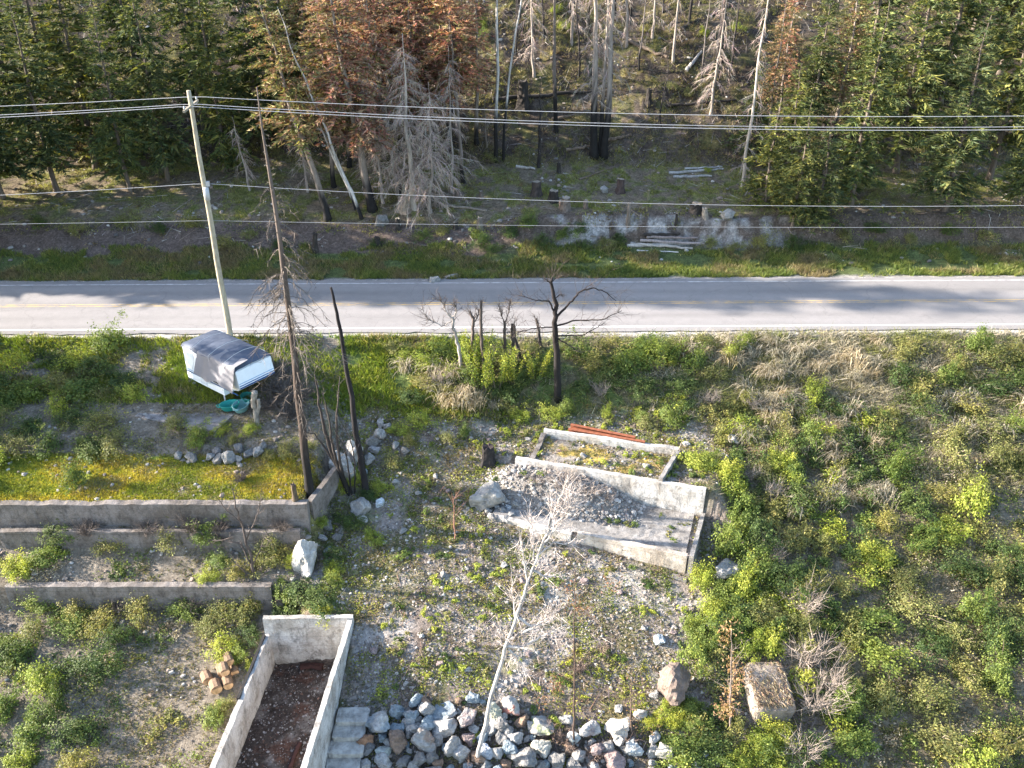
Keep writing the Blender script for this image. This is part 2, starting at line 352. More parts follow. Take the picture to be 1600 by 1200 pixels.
tc = N.new('ShaderNodeTexCoord'); nz = N.new('ShaderNodeTexNoise'); nz.inputs['Scale'].default_value = .8; nz.inputs['Detail'].default_value = 5
L.new(tc.outputs['Object'], nz.inputs['Vector']); vm = N.new('ShaderNodeVectorMath'); vm.operation = 'MULTIPLY_ADD'; vm.inputs[1].default_value = (1.6, 1.6, 1.6)
L.new(nz.outputs['Color'], vm.inputs[0]); L.new(tc.outputs['Object'], vm.inputs[2]); L.new(vm.outputs[0], vo.inputs['Vector'])
c = mix_rgb(nt, 'MULTIPLY', .16, c, ramp(nt, vo.outputs['Distance'], [(.004, .35), (.012, 1.0)]))
L.new(c, b.inputs['Base Color']); b.inputs['Roughness'].default_value = .9; b.inputs['Specular IOR Level'].default_value = .25; bump(nt, f2, .25, .01, b)
def ribbon(x0, x1, d0, d1, z, step=1.0, nacross=2, wob=0):
    xs = np.arange(x0, x1 + .01, step); ds = np.linspace(d0, d1, nacross); v = []
    for x in xs:
        for d in ds:
            e = wob * (fbm(x * 1.3, d * 3, 44, 4) - .5) if d in (d0, d1) else 0
            v.append((x, ROAD_Y + float(road_shift(x)) + d + float(e), z + .05 * (1 - (abs(d) / 4.0) ** 2)))
    na = len(ds); f = []
    for i in range(len(xs) - 1):
        for k in range(na - 1):
            p = i * na + k; f += [(p, p + na, p + na + 1), (p, p + na + 1, p + 1)]
    return np.array(v), np.array(f)
rv, rf = ribbon(-140, 260, -4.05, 4.05, .0, .5, 33, .5); rdd = np.tile(np.linspace(-4.05, 4.05, 33), len(rv) // 33)
trk = sum(np.exp(-((rdd - q) / .32) ** 2) for q in (-2.7, -1.0, 1.0, 2.7)); oil = sum(np.exp(-((rdd - q) / .3) ** 2) for q in (-1.85, 1.85))
rt_ = 1 - .10 * oil * (.6 + .8 * fbm(rv[:, 0] * .2, rdd, 81)) + .05 * trk - .10 * sstep(3.55, 4.0, np.abs(rdd)) * fbm(rv[:, 0] * .8, rdd * 2, 82)
road = MB().add(rv, rf, rt_[:, None] * np.ones((1, 3))).build('road', rm, None, True); tag(road, kind='structure')
def worn(name, colr, cover):
    m, nt, b, N, L = nmat(name)
    f = noise_n(nt, 3.5, 6, .75, 'Object', (.5, 2, 1)); k = ramp(nt, f, [(cover - .08, 0), (cover + .08, 1)])
    L.new(mix_rgb(nt, 'MIX', k, colr, (.228, .214, .207)), b.inputs['Base Color']); b.inputs['Roughness'].default_value = .8; return m
ym = worn('yellow_line', (.55, .36, .12), .50); wm = worn('white_line', (.74, .72, .69), .62)
for d in (-.16, .10):
    MB().add(*ribbon(-140, 260, d, d + .11, .006, 1)).build('center_line', ym, road)
MB().add(*ribbon(-140, 260, -3.52, -3.38, .006, 1)).build('edge_line', wm, road)
MB().add(*ribbon(-140, 260, 3.40, 3.54, .006, 1)).build('edge_line', worn('faded_line', (.55, .54, .53), .5), road)

# ------------------------------------------------------------------ concrete left by the burnt houses
def wall_mb(p0, p1, zt0, zt1, zb0, zb1, th, seed=0, chip=.05, seg=.22, tint=(1, 1, 1)):
    """upright concrete wall from p0 to p1 (centre line) with a slightly broken top"""
    p0 = np.array(p0, float); p1 = np.array(p1, float); L_ = np.linalg.norm(p1 - p0); u = (p1 - p0) / L_; nrm = np.array((-u[1], u[0]))
    n = max(2, int(L_ / seg)); t = np.linspace(0, 1, n + 1); rows = 4; g = np.random.default_rng(seed)
    ch = chip * (fbm(t * L_ * 1.7 + seed, t * 0 + seed, seed, 4) - .55) * 2; v = []
    for k, side in enumerate((1, -1)):
        for r in range(rows + 1):
            q = r / rows
            zt = zt0 + (zt1 - zt0) * t + np.minimum(ch, .02); zb = zb0 + (zb1 - zb0) * t
            off = side * th * .5 * (1 - (.10 if r == rows else 0)) + g.normal(0, .006, n + 1) + side * .05 * (fbm(t * L_ * 1.3 + seed, t * 0 + r * .7, seed + k, 3) - .5) * (th > .25)
            p = p0[None] + u[None] * (t * L_)[:, None] + nrm[None] * off[:, None]
            v.append(np.concatenate([p, (zb + (zt - zb) * q)[:, None]], 1))
    v = np.concatenate(v); m = n + 1; S = (rows + 1) * m; f = []
    for r in range(rows):
        for i in range(n):
            a = r * m + i; f += [(a, a + m, a + 1), (a + 1, a + m, a + m + 1)]
            a += S; f += [(a, a + 1, a + m), (a + 1, a + m + 1, a + m)]
    for i in range(n):
        a = rows * m + i; f += [(a, a + S, a + 1), (a + 1, a + S, a + S + 1)]
    for i in (0, n):
        for r in range(rows):
            a = r * m + i; q = [(a, a + S, a + m), (a + m, a + S, a + S + m)]
            f += q if i == 0 else [(x, z, y) for x, y, z in q]
    return MB().add(v, f, tint)
# basement in front of the rocks
bt = thing('basement_foundation', 'roofless white concrete basement with three walls and a dirt floor', 'foundation', (-10, 28, -8.7)); bi = (-10, 28, -8.7)
def part(mb, name, mat, par, origin, smooth=False):
    o = mb.build(name, mat, par, smooth); o.location = (-origin[0], -origin[1], -origin[2]); return o
yb = 32.66
part(wall_mb((bx_l(yb) - .12, yb), (bx_r(yb) + .12, yb + .02), -5.72, -5.66, -9, -9, .28, 3, .05), 'back_wall', M['conc_white'], bt, bi)
part(wall_mb((bx_l(32.5), 32.51), (bx_l(22.6), 22.6), -6.62, -6.75, -9, -9, .26, 4, .10), 'side_wall', M['conc_white'], bt, bi)
part(wall_mb((bx_r(32.5), 32.51), (bx_r(22.6), 22.6), -5.74, -5.80, -9, -9, .26, 5, .07), 'side_wall', M['conc_white'], bt, bi)
soot = M['bark']
part(wall_mb((bx_l(32.4) - .10, 32.4), (bx_l(28.6) - .10, 28.6), -6.58, -6.62, -6.85, -6.85, .14, 6, .05, .3, (.03, .028, .027)), 'charred_sill', soot, bt, bi)
# stone steps beside it
st = thing('stone_steps', 'flight of grey stone slab steps beside the white basement wall', 'steps', (-6.9, 27.2, -8.2)); si = (-6.9, 27.2, -8.2)
for k in range(6):
    yk = 28.35 - k * .62; zk = -7.55 - k * .27; x0 = bx_r(yk) + .2
    v, f = box(-.5, .5, -.5, .5, -.5, .5); g = np.random.default_rng(70 + k)
    d, f = ICO[2]; v = np.sign(d) * np.abs(d) ** .28; v /= np.abs(v).max(0); v = v * np.array([.74 + g.uniform(-.06, .06), .43, .19]) + g.normal(0, .012, d.shape)
    part(MB().add(v + np.array([x0 + .72 + g.uniform(-.05, .05), yk, zk]), f, np.array((.40, .375, .34)) * g.uniform(.85, 1.15)), 'step', M['stone'], st, si)
# upper house: long white wall with a lower slab in front
ft_ = thing('house_foundation', 'ruined house foundation, long white wall above a cracked grey slab', 'foundation', (5, 38.5, -4.6)); fi_ = (5, 38.5, -4.6)
def fw(s0, t0, s1, t1, za, zb_, ba, bb, th, seed, chip=.06, tint=(1, 1, 1)):
    return wall_mb(f_xy(s0, t0), f_xy(s1, t1), za, zb_, ba, bb, th, seed, chip, .22, tint)
part(fw(-.1, .02, 10.28, .02, -2.95, -2.86, -5.0, -5.0, .30, 11, .07), 'long_wall', M['conc_white'], ft_, fi_)
part(fw(-.6, -3.42, 4.0, -3.62, -4.42, -4.46, -6.0, -6.0, .30, 12, .10), 'front_wall', M['conc_white'], ft_, fi_)
part(fw(4.32, -3.58, 9.95, -3.72, -4.33, -4.36, -6.2, -6.2, .30, 13, .05, (1.0, .93, .86)), 'front_wall', M['conc_white'], ft_, fi_)
part(fw(10.16, -3.86, 10.30, -.16, -4.28, -4.30, -6.2, -5.6, .24, 14, .05), 'side_wall', M['conc_slab'], ft_, fi_)
part(fw(5.2, -4.12, 10.1, -4.22, -5.30, -5.48, -6.3, -6.3, .34, 15, .05), 'footing', M['conc_slab'], ft_, fi_)
sx, sy = np.meshgrid(np.arange(-.4, 10.1, .25), np.arange(-3.46, -.1, .25)); wx, wy = f_xy(sx.ravel(), sy.ravel())
sv = np.stack([wx, wy, -4.50 + .05 * (fbm(wx * .8, wy * .8, 61) - .5) - .03 * (fbm(wx * 3, wy * 3, 62) > .62)], 1)
n1_, n2_ = sx.shape[1], sx.shape[0]; ii = (np.arange(n2_ - 1)[:, None] * n1_ + np.arange(n1_ - 1)[None]).ravel()
sf = np.concatenate([np.stack([ii, ii + 1, ii + n1_ + 1], 1), np.stack([ii, ii + n1_ + 1, ii + n1_], 1)])
part(MB().add(sv, sf), 'slab', M['conc_slab'], ft_, fi_)
# the small rectangle of footings behind it
ut = thing('shed_foundation', 'low rectangle of concrete footings filled with gravel and yellow moss', 'foundation', (5, 42, -3)); ui = (5, 42, -3)
c0, c1, c2, c3 = (1.83, 44.44), (9.20, 42.49), (7.84, 39.78), (1.12, 41.94)
part(wall_mb(c0, c1, -2.66, -2.62, -3.4, -3.4, .34, 21, .08), 'footing_wall', M['conc_white'], ut, ui)
part(wall_mb((c1[0] - .05, c1[1] - .2), c2, -2.64, -2.70, -3.6, -3.6, .24, 22, .06), 'footing_wall', M['conc_slab'], ut, ui)
part(wall_mb((c0[0] - .02, c0[1] - .2), c3, -2.76, -2.92, -3.4, -3.4, .30, 23, .14), 'footing_wall', M['conc_grey'], ut, ui)
# terraces of the next lot
def retaining(label, y, x0, x1, zt, zb, th, mat, seed, name='retaining_wall'):
    o = wall_mb((x0, y), (x1, y), zt, zt + .02, zb, zb, th, seed, .07, .16).build(name, mat)
    return tag(o, label, 'wall', 'retaining walls of the terraced lot')
retaining('thick grey concrete retaining wall holding the mossy yellow terrace', 37.55, -27, -10.35, -2.60, -4.4, .44, M['conc_grey'], 31)
retaining('lower concrete retaining wall just below the thick grey one', 36.9, -26, -10.75, -3.86, -5.6, .34, M['conc_grey'], 32)
retaining('bottom retaining wall with pale cap above the white basement', 34.62, -25, -11.9, -5.42, -7.5, .40, M['conc_grey'], 33)
o = wall_mb((-10.35, 37.9), (-9.45, 40.6), -2.75, -2.6, -4.6, -3.6, .3, 34, .09).build('return_wall', M['conc_grey'])
tag(o, 'slanting concrete stub wall right behind the foot of the tall dead conifer', 'wall')
# ------------------------------------------------------------------ rusty beams and scrap
def ibeam(p0, p1, z0, z1, h, w, label):
    p0 = np.array((*p0, z0)); p1 = np.array((*p1, z1)); L_ = np.linalg.norm(p1 - p0); mb = MB()
    for a in (box(0, L_, -w / 2, w / 2, 0, .02), box(0, L_, -w / 2, w / 2, h - .02, h), box(0, L_, -.012, .012, .02, h - .02)): mb.add(a[0], a[1], (.23, .08, .042))
    o = mb.build('steel_beam', M['rust']); d = p1 - p0; o.location = p0; o.rotation_euler = (0, -math.atan2(d[2], math.hypot(d[0], d[1])), math.atan2(d[1], d[0]))
    return tag(o, label, 'beam', 'rusty steel beams behind the footings')
b0, b1 = (3.22, 44.48), (7.42, 43.03)
ibeam(b0, b1, -2.86, -2.78, .24, .20, 'rusty red steel beam lying nearest the footing wall')
ibeam((b0[0] + .15, b0[1] + .38), (b1[0] - .5, b1[1] + .36), -2.80, -2.72, .24, .20, 'rusty red steel beam lying on the shrub side of its twin')
def scrap(name, label, pts, w, c):
    p = np.array([(*q, 0) for q in pts], float); p[:, 2] = [tz(*q) + .12 for q in pts]
    v, f = tube(p, [w, w * .9, w * 1.1, w][:len(p)], 5); v[:, 2] = p[:, 2].mean() + (v[:, 2] - p[:, 2].mean()) * .6
    tag(MB().add(v, f, c).build(name, M['rust']), label, 'scrap metal')
scrap('scrap_metal', 'crumpled dark red scrap metal against the basement back wall', [(-10.35, 32.2), (-9.8, 32.3), (-9.25, 32.2)], .2, (.045, .02, .017))
scrap('scrap_metal', 'rusty red channel lying on the basement floor', [(-9.50, 27.82), (-9.62, 27.15), (-9.67, 26.43)], .12, (.055, .024, .02))
# ------------------------------------------------------------------ utility pole and lines
px_, py_ = (-17.40, 50.92); pz_ = tz(px_, py_)
up = thing('utility_pole', 'weathered wooden utility pole standing at the near road edge', 'utility pole', (px_, py_, pz_))
hz = np.linspace(-.6, 14.9, 18)
mb = MB(); mb.add(*tube(np.stack([.02 * np.sin(hz), 0 * hz, hz], 1), .19 - .005 * hz, 12), (.36, .315, .235)); mb.build('shaft', M['bark'], up, True)
MB().add(*box(-.06, .06, -1.25, 1.25, 14.02, 14.14), (.30, .26, .2)).build('crossarm', M['bark'], up); ca = up.children[-1]
for yy_ in (-1.1, .35, 1.1):
    MB().add(*tube([(0, yy_, 14.14), (0, yy_, 14.22), (0, yy_, 14.28), (0, yy_, 14.34)], [.03, .055, .05, .02], 8), (.5, .5, .5)).build('insulator', M['metal'], ca, True)
MB().add(*tube([(.12, -.22, 8.9), (.12, -.22, 9.6)], .16, 10), (.45, .46, .46)).build('transformer', M['metal'], up, True)
MB().add(*box(.1, .3, -.08, .08, 9.62, 9.9), (.4, .4, .4)).build('cable_bracket', M['metal'], up)
def line(label, dy, z0, sag, r, y_end=0.):
    pts = []
    for x in np.arange(-95, 61.01, 1.0):
        if x < px_: a = (x - (px_ - 39)) / 39.0
        else: a = (x - (px_ + 39)) / 39.0
        pts.append((x, py_ + dy + y_end * (x - px_) / 60, z0 + sag * (a * a - 1) + (.012 * (x - px_) if x > px_ else 0) * 0))
    o = MB().add(*tube(pts, r, 4, False)).build('power_line', M['wire'], None, True)
    tag(o, label, 'wire', 'overhead lines along the road')
line('topmost thin overhead wire of the set, strung above the others', 1.1, pz_ + 14.34, 1.1, .017)
line('upper wire of the close middle pair of overhead lines', .25, pz_ + 14.14, 1.28, .017)
line('lower wire of the close middle pair of overhead lines', -.2, pz_ + 14.12, 1.30, .017)
line('second lowest overhead cable, above the stumps on the bench', .0, pz_ + 9.78, 1.35, .013)
line('lowest and thinnest overhead cable, just above the grey cut bank', .0, pz_ + 7.58, .42, .009)
# ------------------------------------------------------------------ truck camper under a tarp
cxy = (-15.29, 44.43); cz = tz(*cxy); CR = math.atan2(.55, -.83) - math.pi     # local -x runs back along the body
ct = thing('truck_camper', 'white truck camper with blue stripes under grey and navy tarps, on jacks', 'camper', (cxy[0] - .2, cxy[1] + .25, cz), R(-38))
W = (.80, .83, .85)
def poly(side, y0, y1, c):
    """prism: side profile in x,z swept from y0 to y1"""
    n = len(side); v = [(x, y0, z) for x, z in side] + [(x, y1, z) for x, z in side]; f = []
    for k in range(1, n - 1): f += [(0, k, k + 1), (n, n + k + 1, n + k)]
    for k in range(n): q = (k + 1) % n; f += [(k, n + k, q), (q, n + k, n + q)]
    return np.array(v), np.array(f)[:, ::-1]
v, f = poly([(-4.6, .75), (-1.15, .75), (-1.15, 1.45), (.25, 1.55), (.45, 1.8), (.28, 2.75), (-.2, 2.95), (-4.6, 2.95)], 0, 2.45, W)
MB().add(v, f, W).build('body', M['paint'], ct)
for k, (z0, z1, c) in enumerate(((1.72, 1.80, (.02, .07, .22)), (1.86, 1.91, (.03, .11, .32)), (2.0, 2.03, (.10, .30, .55)))):
    MB().add(*box(.452 - (z0 - 1.8) * .18, .462 - (z0 - 1.8) * .18, .02, 2.43, z0, z1), c).build('stripe', M['paint'], ct)
    MB().add(*box(-4.58, .2, -.012, -.003, z0 - .5, z1 - .5) if k == 0 else box(-4.58, -1.2, -.012, -.003, z0 - .62, z1 - .62), c).build('stripe', M['paint'], ct)
MB().add(*box(-3.3, -2.7, -.02, -.004, .85, 2.6), (.62, .66, .70)).build('door', M['paint'], ct); MB().add(*box(-2.8, -2.75, -.06, -.022, 1.6, 1.75), (.1, .1, .1)).build('handle', M['metal'], ct.children[-1])
o = MB().add(*box(-2.3, -1.5, -.02, -.004, 1.35, 1.95), (.03, .04, .05)).build('window', M['metal'], ct)
for (x, y) in ((-1.3, .06), (-1.3, 2.39), (-4.4, .06), (-4.4, 2.39)):
    MB().add(*tube([(x, y, -.1), (x, y, .9), (x, y, 1.4)], [.045, .04, .04], 6), (.6, .6, .6)).build('jack_leg', M['metal'], ct)
def drape(nu, nv, fn, c, name):
    u, w = np.meshgrid(np.linspace(0, 1, nu), np.linspace(0, 1, nv)); p = fn(u.ravel(), w.ravel())
    ii = (np.arange(nv - 1)[:, None] * nu + np.arange(nu - 1)[None]).ravel()
    f = np.concatenate([np.stack([ii, ii + 1, ii + nu + 1], 1), np.stack([ii, ii + nu + 1, ii + nu], 1)])
    MB().add(p, f, c).build(name, M['tarp'], ct, True)
def navy(u, w):
    x = .30 - 4.9 * u; y = -.1 + 2.65 * w
    z = 3.0 + .22 * np.sin(u * math.pi) * np.sin(w * math.pi) + .10 * np.abs(np.sin(u * 9)) * (1 - w) + .05 * (fbm(u * 8, w * 6, 71) - .5)
    e = np.maximum(0, np.abs(w - .5) - .43) * 5; return np.stack([x, y, z - e * .5 - .35 * np.maximum(0, .06 - u) * 6], 1)
drape(40, 22, navy, (.075, .09, .125), 'navy_tarp')
def grey(u, w):
    x = .36 - 3.4 * u; k = np.clip(w / .35, 0, 1); q = np.clip((w - .35) / .65, 0, 1)
    y = .95 * (1 - k) - .06 - .42 * q + .06 * np.sin(u * 17) * q; hem = 1.55 + .3 * np.sin(u * 4.2) ** 2
    z = 3.22 - .12 * k - .10 * np.abs(np.sin(u * 5.5)) * (1 - q) - (3.05 - hem) * q + .03 * (fbm(u * 9, w * 5, 73) - .5); return np.stack([x, y, z], 1)
drape(46, 24, grey, (.19, .185, .20), 'grey_tarp')
for k, (xa, sg) in enumerate(((-.5, 1.), (-1.9, 1.), (-3.4, 1.))):
    MB().add(*tube([(xa, -.5, 1.55), (xa, -.16, 2.3), (xa, -.13, 3.15), (xa, .6, 3.36), (xa, 1.25, 3.40), (xa, 2.0, 3.30), (xa, 2.6, 3.0), (xa, 2.62, 1.8)], .014, 4), (.55, .53, .5)).build('tie_rope', M['twig'], ct)
pd = MB().add(*box(-2.6, 2.6, -1.6, 1.6, -.25, .07), (.95, .95, 1)).build('concrete_pad', M['conc_slab']); pp = (-17.14, 44.17); pd.location = (pp[0] - 1.2, pp[1] + .9, tz(*pp)); pd.rotation_euler = (0, 0, R(-18))
tag(pd, 'flat concrete pad under the tarped truck camper', 'concrete pad')
def tub(xy, s, rz, label, c):
    t = thing('plastic_tub', label, 'tub', gpos(xy, .02), rz, 'teal tubs under the camper', s)
    pr = [(.02, .0), (.30, .0), (.36, .12), (.42, .34), (.45, .36), (.43, .37), (.38, .33), (.31, .06), (.02, .05)]
    n = 14; v = [(r * math.cos(a) * 1.35, r * math.sin(a), z) for r, z in pr for a in np.arange(n) / n * 2 * math.pi]
    f = [t_ for i in range(len(pr) - 1) for k in range(n) for t_ in ((i * n + k, i * n + (k + 1) % n, (i + 1) * n + (k + 1) % n), (i * n + k, (i + 1) * n + (k + 1) % n, (i + 1) * n + k))]
    MB().add(v, f, c).build('basin', M['paint'], t, True)
    MB().add(*tube([(-.55, -.2, .36), (-.7, -.1, .38), (-.7, .1, .38), (-.55, .2, .36)], .025, 5), c).build('handle', M['paint'], t, True)
tub((-16.08, 45.00), 1.0, .5, 'teal plastic tub on the camper side of the pair', (.03, .30, .26))
tub((-15.41, 44.93), 1.05, 1.4, 'pale aqua plastic tub beside the weathered pale snag', (.22, .42, .42))
tub((-15.23, 45.75), .9, 2.2, 'teal plastic tub half hidden behind the other two', (.02, .24, .2))

# ------------------------------------------------------------------ trees
UP = np.array((0, 0, 1.))
def wob_path(H, g, lean=(0, 0), n=14, amp=.06, z0=-.4):
    z = np.linspace(z0, H, n); t = np.clip(z / H, 0, 1)
    p = np.stack([lean[0] * t, lean[1] * t, z], 1); w = np.cumsum(g.normal(0, amp, (n, 2)), 0); w -= w[0]; w -= np.outer(np.linspace(0, 1, n), w[-1])
    p[:, :2] += w; return p
def at_h(path, z):
    return np.stack([np.interp(z, path[:, 2], path[:, k]) for k in range(3)], -1)
def trunk_mb(path, r0, g, base, burnt=0., top=None, sides=8, bars=False, pw=.85):
    n0 = len(path); t = np.linspace(0, 1, n0); m = max(n0, 26); tt = np.linspace(0, 1, m)
    p = np.stack([np.interp(tt, t, path[:, k]) for k in range(3)], 1); rad = r0 * np.maximum(.10, (1 - tt) ** pw); rad[0] *= 1.5; rad[1] *= 1.15
    v, f = tube(p, rad, sides); c = np.tile(np.array(base)[None], (len(v), 1)) * np.exp(g.normal(0, .10, (len(v), 1)))
    h = v[:, 2]
    if top is not None: k = sstep(.3, .8, h / path[-1, 2])[:, None]; c = c * (1 - k) + np.array(top) * k
    if bars: c *= np.where(g.random(len(v)) < .22, .4, 1)[:, None]
    if burnt: k = (1 - sstep(burnt * .75, burnt * 1.15, h + g.normal(0, burnt * .10, len(v))))[:, None]; c = c * (1 - k) + np.array((.022, .020, .019)) * k
    return MB().add(v, f, np.clip(c, .01, .9))
def limbs(path, H, lo, hi, n, Lf, g, rise=.1, droop=.0, r=.02, c=(.1, .08, .07), mb=None, seg=4, sub=3, twig=True):
    """bare branches with side twigs; returns mesh builder and sample points along them"""
    mb = mb or MB(); pts = []; dirs = []
    for k in range(n):
        z = H * (lo + (hi - lo) * (k + g.random()) / n); a = g.random() * 2 * math.pi; L_ = Lf((z / H)) * g.uniform(.55, 1.15)
        d = np.array((math.cos(a), math.sin(a), rise + g.normal(0, .12))); d /= np.linalg.norm(d); p0 = at_h(path, z)
        s = np.linspace(0, 1, seg + 1); q = p0 + np.outer(s * L_, d) - np.outer(droop * L_ * s ** 2, UP); q[1:] += g.normal(0, .05 * L_, (seg, 3)) * s[1:, None]
        mb.add(*tube(q, r * (1 - .8 * s) * (.6 + .4 * L_), 3, False), np.array(c) * g.uniform(.75, 1.3)); pts.append(q); dirs.append(d)
        if twig:
            m = sub * seg; w = g.uniform(.2, 1, m); b0 = np.stack([np.interp(w, s, q[:, i]) for i in range(3)], 1)
            td = d[None] * .6 + g.normal(0, .6, (m, 3)) - UP * droop; td /= np.linalg.norm(td, axis=1)[:, None]
            mb.add(*strips(b0, b0 + td * (L_ * g.uniform(.15, .45, m))[:, None], .018 + .01 * g.random(m), g), np.array(c) * g.uniform(.8, 1.4))
    return mb, pts
def crown_conifer(path, H, lo, Rm, g, cols, dens=1.0, droop=.35, shape=.85, size=1.0, step=.36, thin=0., nb=6, asym=None):
    """sprays of needles on drooping whorled branches; returns (foliage, wood)"""
    fo = MB(); wo = MB(); z = lo * H; P_ = []; D_ = []; S_ = []
    while z < H * .995:
        t = (z - lo * H) / (H - lo * H); Rr = Rm * (1 - t) ** shape * (.55 + .45 * min(1, t * 6 + .3)) + .12
        for k in range(nb if t < .85 else 4):
            if g.random() < thin: continue
            a = g.random() * 2 * math.pi; L_ = Rr * g.uniform(.6, 1.2)
            if asym is not None: L_ *= 1 + .3 * math.cos(a - asym)
            d = np.array((math.cos(a), math.sin(a), .12 + .5 * t)); s = np.linspace(0, 1, 5)
            p0 = at_h(path, z + g.normal(0, .1)); q = p0 + np.outer(s * L_, d) - np.outer(droop * L_ * s ** 1.7, UP)
            wo.add(*tube(q, .022 * (1 - .85 * s) * (.5 + L_ * .4), 3, False), (.085, .066, .052))
            m = max(3, int(L_ * 8.5 * dens)); w = .12 + .88 * g.random(m) ** .8
            b0 = np.stack([np.interp(w, s, q[:, i]) for i in range(3)], 1)
            side = np.cross(d, UP); side /= np.linalg.norm(side); sg = np.where(g.random(m) < .5, -1, 1)[:, None]
            td = d[None] * g.uniform(.3, 1, (m, 1)) + side[None] * sg * g.uniform(.2, 1, (m, 1)) + UP * g.normal(-.22 * (1 + droop), .22, (m, 1)); td /= np.linalg.norm(td, axis=1)[:, None]
            P_.append(b0); D_.append(td); S_.append((.22 + .42 * (1 - w)) * (.55 + .3 * L_) * g.uniform(.6, 1.3, m) * size)
        z += step * g.uniform(.75, 1.3)
    P_ = np.concatenate(P_); D_ = np.concatenate(D_); S_ = np.concatenate(S_); n = len(P_)
    ci = g.integers(0, len(cols), n); cc = np.array(cols)[ci] * np.exp(g.normal(0, .22, (n, 1)))
    for r in range(3):           # every spray: three narrow fans of needles
        dd = D_ + g.normal(0, .38, (n, 3)); o = P_ + D_ * (S_ * .15 * r)[:, None]
        v, f = strips(o, o + dd * (S_ * g.uniform(.6, 1.1, n))[:, None], S_ * g.uniform(.20, .42, n), g); fo.add(v, f, rep(np.clip(cc * np.exp(g.normal(0, .12, (n, 1))), .004, .8), 3))
    return fo, wo
G1 = [(.10, .125, .035), (.14, .155, .045), (.075, .10, .040), (.20, .20, .055), (.055, .08, .032)]
G2 = [(.070, .095, .038), (.095, .115, .038), (.048, .07, .030), (.16, .165, .05)]
RED = [(.36, .155, .12), (.27, .12, .095), (.40, .24, .17), (.24, .165, .11), (.33, .24, .16), (.20, .18, .075)]
MIXED = [(.31, .165, .10), (.25, .22, .09), (.17, .175, .06), (.36, .27, .14), (.24, .14, .09), (.21, .22, .075)]
TAN = [(.30, .22, .12), (.24, .16, .09), (.20, .18, .08), (.33, .19, .11)]
def put_tree(name, label, cat, xy, parts, group=None, rz=0., sc=1):
    t = thing(name, label, cat, gpos(xy), rz, group, sc)
    for nm, me in parts: mobj(nm, me, t)
    return t
def fir_parts(seed, H, lo, Rm, cols, r0=.2, lean=(0, 0), dens=1., droop=.35, burnt=0, bark=(.13, .105, .085), thin=0., shape=.85, size=1., step=.36, nb=6):
    g = np.random.default_rng(seed); p = wob_path(H, g, lean)
    fo, wo = crown_conifer(p, H, lo, Rm, g, cols, dens, droop, shape, size, step, thin, nb)
    return [('trunk', trunk_mb(p, r0, g, bark, burnt).mesh('trunk', M['bark'], True)), ('branches', wo.mesh('branches', M['twig'])), ('crown', fo.mesh('crown', M['needle']))]
FIR = [fir_parts(101 + k, 15 + k, .08 + .03 * k, 3.1 + .2 * (k % 2), (G1, G2, G1, G2)[k], .20, dens=1.35, thin=.28, size=.82, droop=.5, shape=.7) for k in range(4)]
TALL = [fir_parts(121 + k, 24, .18, 3.6, G2, .34, step=.5, dens=.8, size=1.4) for k in range(2)]
SMALL = [fir_parts(131 + k, 8, .03, 2.2, (G1, G2)[k], .12, dens=1.4, size=.75, step=.28, thin=.22, droop=.5, shape=.75) for k in range(2)]
gk = 'living green firs on the far slope'
def fir(parts, xy, s, rz, label, group=gk):
    w = s * (.86 + .34 * abs(math.sin(rz * 7.3 + xy[0]))); return put_tree('fir_tree', label, 'tree', xy, parts, group, rz, (w, w * (.9 + .2 * abs(math.cos(rz * 5))), s * (.92 + .16 * abs(math.sin(xy[1] * 3)))))
fir(FIR[0], (-23.61, 74.70), 1.0, .3, 'dark green fir between the utility pole and the tall dead conifer')
fir(FIR[1], (-20.90, 77.23), 1.02, 1.9, 'sunlit green fir behind the thin top of the tall dead conifer')
fir(FIR[2], (-18.70, 79.46), .95, 3.2, 'green fir farther upslope, left of the red dead firs')
fir(FIR[3], (-26.18, 78.47), 1.05, 4.0, 'dark fir upslope behind the utility pole')
fir(FIR[1], (-27.77, 72.81), .95, 2.2, 'green fir left of the utility pole, beyond the road')
fir(FIR[2], (-30.16, 71.04), .85, 5.0, 'shorter green fir beyond the road, second left of the pole')
fir(FIR[0], (-34.41, 75.20), 1.1, 1.1, 'tall fir in the upper left woods, third left of the pole')
fir(FIR[3], (-36.11, 71.28), .9, .4, 'green fir beyond the road near the left picture edge')
fir(FIR[2], (-40.52, 75.93), 1.1, 2.8, 'dark fir upslope at the left picture edge')
fir(FIR[1], (-39.83, 69.97), .95, 3.9, 'fir cut by the left picture edge, beyond the road')
fir(FIR[0], (-31.65, 80.18), 1.0, 5.5, 'fir high on the slope between two lower ones, upper left')
fir(FIR[2], (-39.46, 80.66), 1.0, .9, 'fir high on the slope at upper left')
fir(FIR[1], (21.02, 65.91), .62, 2.0, 'bushy green fir on the bank, right of the pale dead trunk')
fir(SMALL[0], (19.43, 68.22), 1.0, .7, 'small green fir at the foot of the pale dead trunk')
fir(SMALL[1], (22.64, 65.96), 1.05, 1.5, 'small dark fir beside the bushy one on the right bank')
fir(SMALL[0], (21.94, 72.66), 1.1, 4.2, 'young green fir just above the right end of the bank')
fir(SMALL[1], (20.28, 76.95), .95, 3.1, 'small dark fir behind the pale dead trunk, left side')
fir(FIR[3], (25.11, 77.92), .72, 5.1, 'grey green fir upslope near the right frame of trees')
fir(FIR[0], (26.11, 68.56), .9, 2.6, 'green fir on the right bank, past the bushy one')
fir(FIR[2], (31.66, 74.74), 1.0, 4.4, 'tall green fir in the right hand woods')
fir(FIR[1], (32.75, 67.26), .85, .5, 'green fir close above the road verge on the right')
fir(FIR[3], (38.64, 73.21), 1.05, 1.7, 'dark fir second from the right picture edge')
